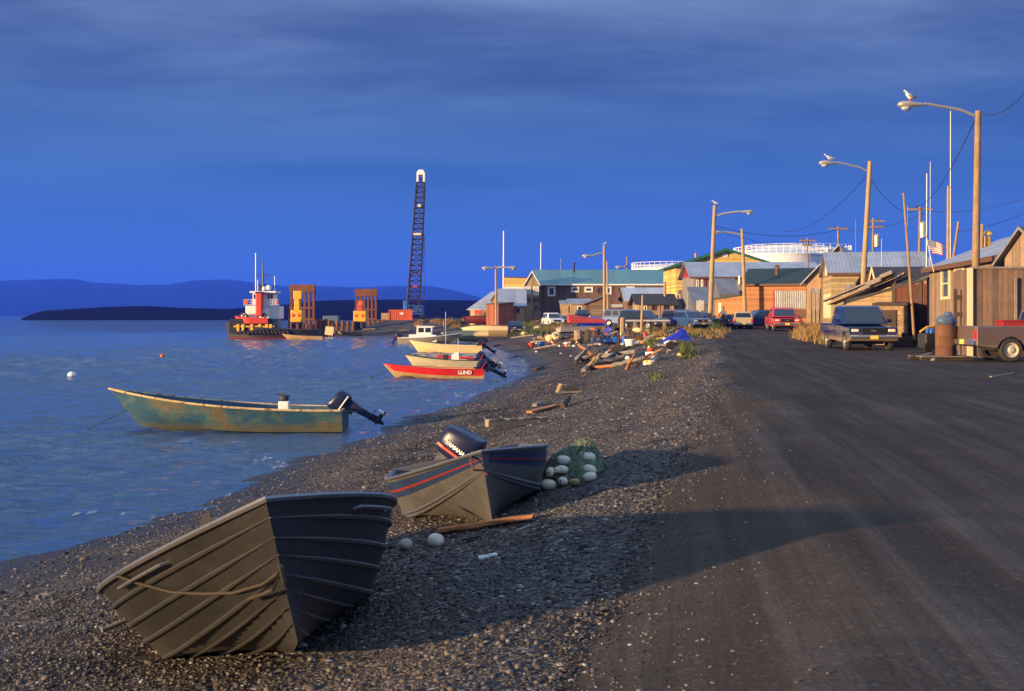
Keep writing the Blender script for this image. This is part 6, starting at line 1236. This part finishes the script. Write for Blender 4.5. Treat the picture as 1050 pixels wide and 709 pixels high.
gull(933, 105.2, 46.2, 13, PI + .3, 'white gull standing on the head of the tallest street lamp'); gull(850, 166, 67.7, 8.5, PI - .2, 'white gull perched on the leaning lamp head'); gull(733.2, 211, 104, 6, PI / 2 + 1.2, 'small white gull on top of the pale road lamp'); gull(620, 252, 150, 4, 0, 'tiny gull on the thin pale lamp by the garage')
# rider on a quad by the orange annex
q = Vector((WP(741.5, 337, 108).x, 108, gr(WP(741.5, 337, 108).x, 108))); o = thing('quad_bike', 'dark quad bike in front of the orange annex', 'quad bike', q, -PI / 2 - .3)
MB().loft([[(-.85, -.3, .5), (-.85, .3, .5), (-.85, .25, .68), (-.85, -.25, .68)], [(-.2, -.25, .45), (-.2, .25, .45), (-.2, .2, .72), (-.2, -.2, .72)], [(.2, -.25, .45), (.2, .25, .45), (.25, .15, .8), (.25, -.15, .8)], [(.85, -.35, .5), (.85, .35, .5), (.8, .3, .72), (.8, -.3, .72)]]).build('body', M_NAVYC, o, bevel=.04); MB().box(-.3, 0, .76, .6, .28, .1).build('seat', M_BLACK, o, bevel=.03); MB().bar((.3, -.38, 1.0), (.3, .38, 1.0), .05).build('handlebar', M_BLACK, o)
for sx in (-.6, .6):
    for sy in (-.42, .42): MB().lathe([(.1, -.12), (.27, -.12), (.28, 0), (.27, .12), (.1, .12)], 14, (sx, sy, .28), 'y').build('wheel', M_BLACK, o, smooth=True)
def skin_person(name, label, loc, rz, joints, edges, m, parts=()):
    me = bpy.data.meshes.new(name); me.from_pydata([j[:3] for j in joints], edges, []); ob = bpy.data.objects.new(name, me); COL.objects.link(ob)
    sk = ob.modifiers.new('skin', 'SKIN'); lay = me.skin_vertices[0] if me.skin_vertices else None
    if lay is None:
        b = bmesh.new(); b.from_mesh(me); b.verts.layers.skin.verify(); b.to_mesh(me); b.free(); lay = me.skin_vertices[0]
    for v, j in zip(lay.data, joints): v.radius = (j[3], j[3]); v.use_root = False
    lay.data[0].use_root = True
    sb = ob.modifiers.new('smooth', 'SUBSURF'); sb.levels = 1; sb.render_levels = 1
    me.materials.append(m); ob.location = loc; ob.rotation_euler = (0, 0, rz); tag(ob, label, 'person'); return ob
J = [(-.3, 0, .88, .14), (-.22, 0, 1.12, .15), (-.12, 0, 1.34, .15), (-.08, 0, 1.48, .06), (-.05, 0, 1.60, .10), (-.04, 0, 1.70, .085), (-.1, .2, 1.38, .07), (.05, .28, 1.15, .05), (.27, .32, 1.04, .04), (-.1, -.2, 1.38, .07), (.05, -.28, 1.15, .05), (.27, -.32, 1.04, .04), (.12, .24, .82, .085), (.1, .3, .42, .055), (.22, .3, .34, .05), (.12, -.24, .82, .085), (.1, -.3, .42, .055), (.22, -.3, .34, .05)]
pe = skin_person('person', 'person in grey jacket sitting on the dark quad bike', q, -PI / 2 - .3, J, [(0, 1), (1, 2), (2, 3), (3, 4), (4, 5), (2, 6), (6, 7), (7, 8), (2, 9), (9, 10), (10, 11), (0, 12), (12, 13), (13, 14), (0, 15), (15, 16), (16, 17)], mat('grey_jacket', (.13, .13, .15), .85, var=.2))
MB().ball((-.03, 0, 1.69), (.105, .09, .12), 12, 8).build('face', mat('skin', (.36, .2, .13), .6, var=.05), pe, smooth=True); MB().ball((-.05, 0, 1.75), (.115, .105, .085), 12, 8).build('hair', M_BLACK, pe, smooth=True)
# ------------------------------------------------------------------ grass on the bank
def grass(name, label, patches, m, seed):
    r_ = np.random.default_rng(seed); V = []; Q = []
    for (x0, x1, y0, y1, n, h, asp) in patches:
        for _ in range(n):
            px = x0 + (x1 - x0) * r_.beta(1.5, 1.5); py = y0 + (y1 - y0) * r_.beta(1.4, 1.4); p = G(px, py)
            if noise.noise((p.x * .35, p.y * .12, seed)) < asp: continue
            nb = 9
            for b in range(nb):
                bx, by = p.x + r_.normal(0, .14), p.y + r_.normal(0, .2); z = p.z - .03; hh = h * r_.uniform(.35, 1.25) * (.7 + .9 * noise.noise((p.x * .9, p.y * .5, 7))); a = r_.uniform(0, 6.28); w = .011 * (1 + p.y / 70); le = r_.normal(0, .28, 2) * hh; o = len(V)
                ca, sa = math.cos(a) * w, math.sin(a) * w
                V += [(bx - ca, by - sa, z), (bx + ca, by + sa, z), (bx + le[0] * .5 + ca * .7, by + le[1] * .5 + sa * .7, z + hh * .6), (bx + le[0] * .5 - ca * .7, by + le[1] * .5 - sa * .7, z + hh * .6), (bx + le[0] * 1.2, by + le[1] * 1.2, z + hh), (bx + le[0] * 1.2 + .003, by + le[1] * 1.2, z + hh)]
                Q += [(o, o + 1, o + 2, o + 3), (o + 3, o + 2, o + 5, o + 4)]
    ob = raw_mesh(name, np.array(V), np.array(Q), m, smooth=False); return tag(ob, label, 'grass', kind='stuff')
M_STRAW = mat('straw_grass', (.27, .165, .055), .9, var=.4, scale=.8, bump=0); M_GRN = mat('olive_grass', (.085, .105, .03), .9, var=.4, scale=.8, bump=0)
grass('dry_grass', 'tall straw coloured dry grass along the bank and verge', [(815, 845, 335, 351, 300, .72, -2), (842, 850, 345, 354, 60, .5, -2), (655, 745, 333, 349, 620, .36, .04), (470, 600, 326, 343, 1700, .42, -.02), (690, 748, 334, 344, 260, .38, 0), (425, 490, 329, 337, 450, .5, -.05), (600, 660, 333, 347, 420, .38, .05), (830, 860, 332, 344, 150, .7, -2)], M_STRAW, 3)
grass('green_grass', 'olive green grass tufts between the dry stalks on the bank', [(655, 740, 336, 352, 600, .45, .08), (520, 570, 333, 345, 900, .55, -.05), (664, 674, 352, 358, 60, .5, -2), (703, 709, 363, 368, 36, .5, -2), (672, 678, 387, 391, 10, .3, -2), (455, 500, 330, 338, 300, .5, 0), (728, 741, 336, 340, 80, .8, -2), (843, 850, 347, 354, 40, .5, -2)], M_GRN, 5)

# ------------------------------------------------------------------ light, air, sky, camera
SUN_EL = math.radians(5.8); SUN_AZ = Vector((-.875, -.485, 0)).normalized()
sd = bpy.data.lights.new('sun', 'SUN'); sd.energy = 5.0; sd.angle = math.radians(1.5); sd.color = (1.0, .68, .36)
so = bpy.data.objects.new('sun', sd); COL.objects.link(so)
to = Vector((SUN_AZ.x * math.cos(SUN_EL), SUN_AZ.y * math.cos(SUN_EL), math.sin(SUN_EL)))
so.rotation_euler = to.to_track_quat('Z', 'Y').to_euler(); so.location = (-40, -20, 30)
wd = bpy.data.worlds.new('World'); SC.world = wd; wd.use_nodes = True; t = wd.node_tree; t.nodes.clear()
class WT(NT):
    def __init__(s, tree): s.t = tree
k = WT(t)
sky = k.n('TexSky', {'sky_type': 'NISHITA', 'sun_disc': False, 'sun_elevation': SUN_EL, 'sun_rotation': math.atan2(SUN_AZ.x, SUN_AZ.y), 'air_density': 1.4, 'dust_density': 1.0, 'ozone_density': 3.0}).outputs[0]
gen = k.n('TexCoord').outputs['Generated']; gx, gy, gz_ = k.n('SeparateXYZ', _0=gen).outputs[:3]
def sc10(c): return tuple(v * 10 for v in c)
el = k.math('MAXIMUM', gz_, 0.0)
# cloud bank: its own blue by height, broken into long streaks
deck = k.n('CombineXYZ', _0=k.math('DIVIDE', gx, k.math('ADD', el, .10)), _1=k.math('DIVIDE', gy, k.math('ADD', el, .10)), _2=0.0).outputs[0]
n1 = k.noise(k.scaled(deck, .20, .50, 1), 1.0, 7, .56, .6); n2 = k.noise(k.scaled(deck, .7, 1.4, 1), 1.2, 6, .6, .3); n3 = k.noise(k.scaled(gen, 1.2, 1.2, 6), 1.6, 5, .55, .2)
base = k.ramp(k.math('MULTIPLY', el, 2.0), [(0, sc10((0.0246, 0.0821, 0.2437))), (.12, sc10((0.0230, 0.0724, 0.2185))), (.24, sc10((0.0193, 0.0572, 0.1628))), (.36, sc10((0.0195, 0.0421, 0.1163))), (.50, sc10((0.0215, 0.0432, 0.1070))), (.62, sc10((0.0800, 0.1188, 0.2200))), (1, sc10((0.2000, 0.2916, 0.4600)))])
lite = k.ramp(k.math('MULTIPLY', el, 2.0), [(0, sc10((0.0246, 0.0821, 0.2437))), (.14, sc10((0.0254, 0.0756, 0.2185))), (.28, sc10((0.0344, 0.0778, 0.1767))), (.46, sc10((0.0800, 0.1210, 0.2065))), (.62, sc10((0.1200, 0.1836, 0.2900))), (1, sc10((0.2600, 0.3564, 0.5200)))])
cf = k.smooth(k.math('ADD', k.math('ADD', k.math('MULTIPLY', n1, .5), k.math('MULTIPLY', n2, .22)), k.math('MULTIPLY', n3, .28)), .43, .60)
cloud = k.mix(cf, base, lite)
dots = k.math('ADD', k.math('MULTIPLY', gx, SUN_AZ.x), k.math('MULTIPLY', gy, SUN_AZ.y))
col = k.mix(k.smooth(dots, .0, .75), cloud, sky)
bg = k.n('Background', Color=col, Strength=.10); ow = t.nodes.new('ShaderNodeOutputWorld'); t.links.new(bg.outputs[0], ow.inputs[0])
# the blue evening air over the bay
hz = MB(); hz.box(0, 0, 95, 15000, 15000, 200)
hm = bpy.data.materials.new('evening_air'); hm.use_nodes = True; hm.node_tree.nodes.clear()
ho = hm.node_tree.nodes.new('ShaderNodeOutputMaterial'); pv = hm.node_tree.nodes.new('ShaderNodeVolumePrincipled')
pv.inputs['Color'].default_value = (.05, .16, 1.0, 1); pv.inputs['Density'].default_value = .00018; pv.inputs['Anisotropy'].default_value = 0
hm.node_tree.links.new(pv.outputs[0], ho.inputs['Volume'])
HAZE = hz.build('haze', hm); HAZE['kind'] = 'stuff'; tag(HAZE, 'thin blue evening haze lying over the whole bay', 'haze', kind='stuff')
cd = bpy.data.cameras.new('camera'); cam = bpy.data.objects.new('camera', cd); COL.objects.link(cam); SC.camera = cam
cam.location = (0, 0, ZC); cam.rotation_euler = (PI / 2, 0, 0); cd.sensor_width = 36; cd.lens = F * 36 / 1050
cd.shift_y = -(354.5 - HY) / 1050; cd.clip_start = .1; cd.clip_end = 30000
SC.view_settings.view_transform = 'Standard'; SC.view_settings.look = 'None'; SC.view_settings.gamma = 1; SC.view_settings.exposure = 1.32; SC.view_settings.use_curve_mapping = False
SC.render.engine = 'CYCLES'; SC.cycles.use_denoising = True; SC.cycles.max_bounces = 6; SC.cycles.volume_bounces = 2
SC.render.film_transparent = False
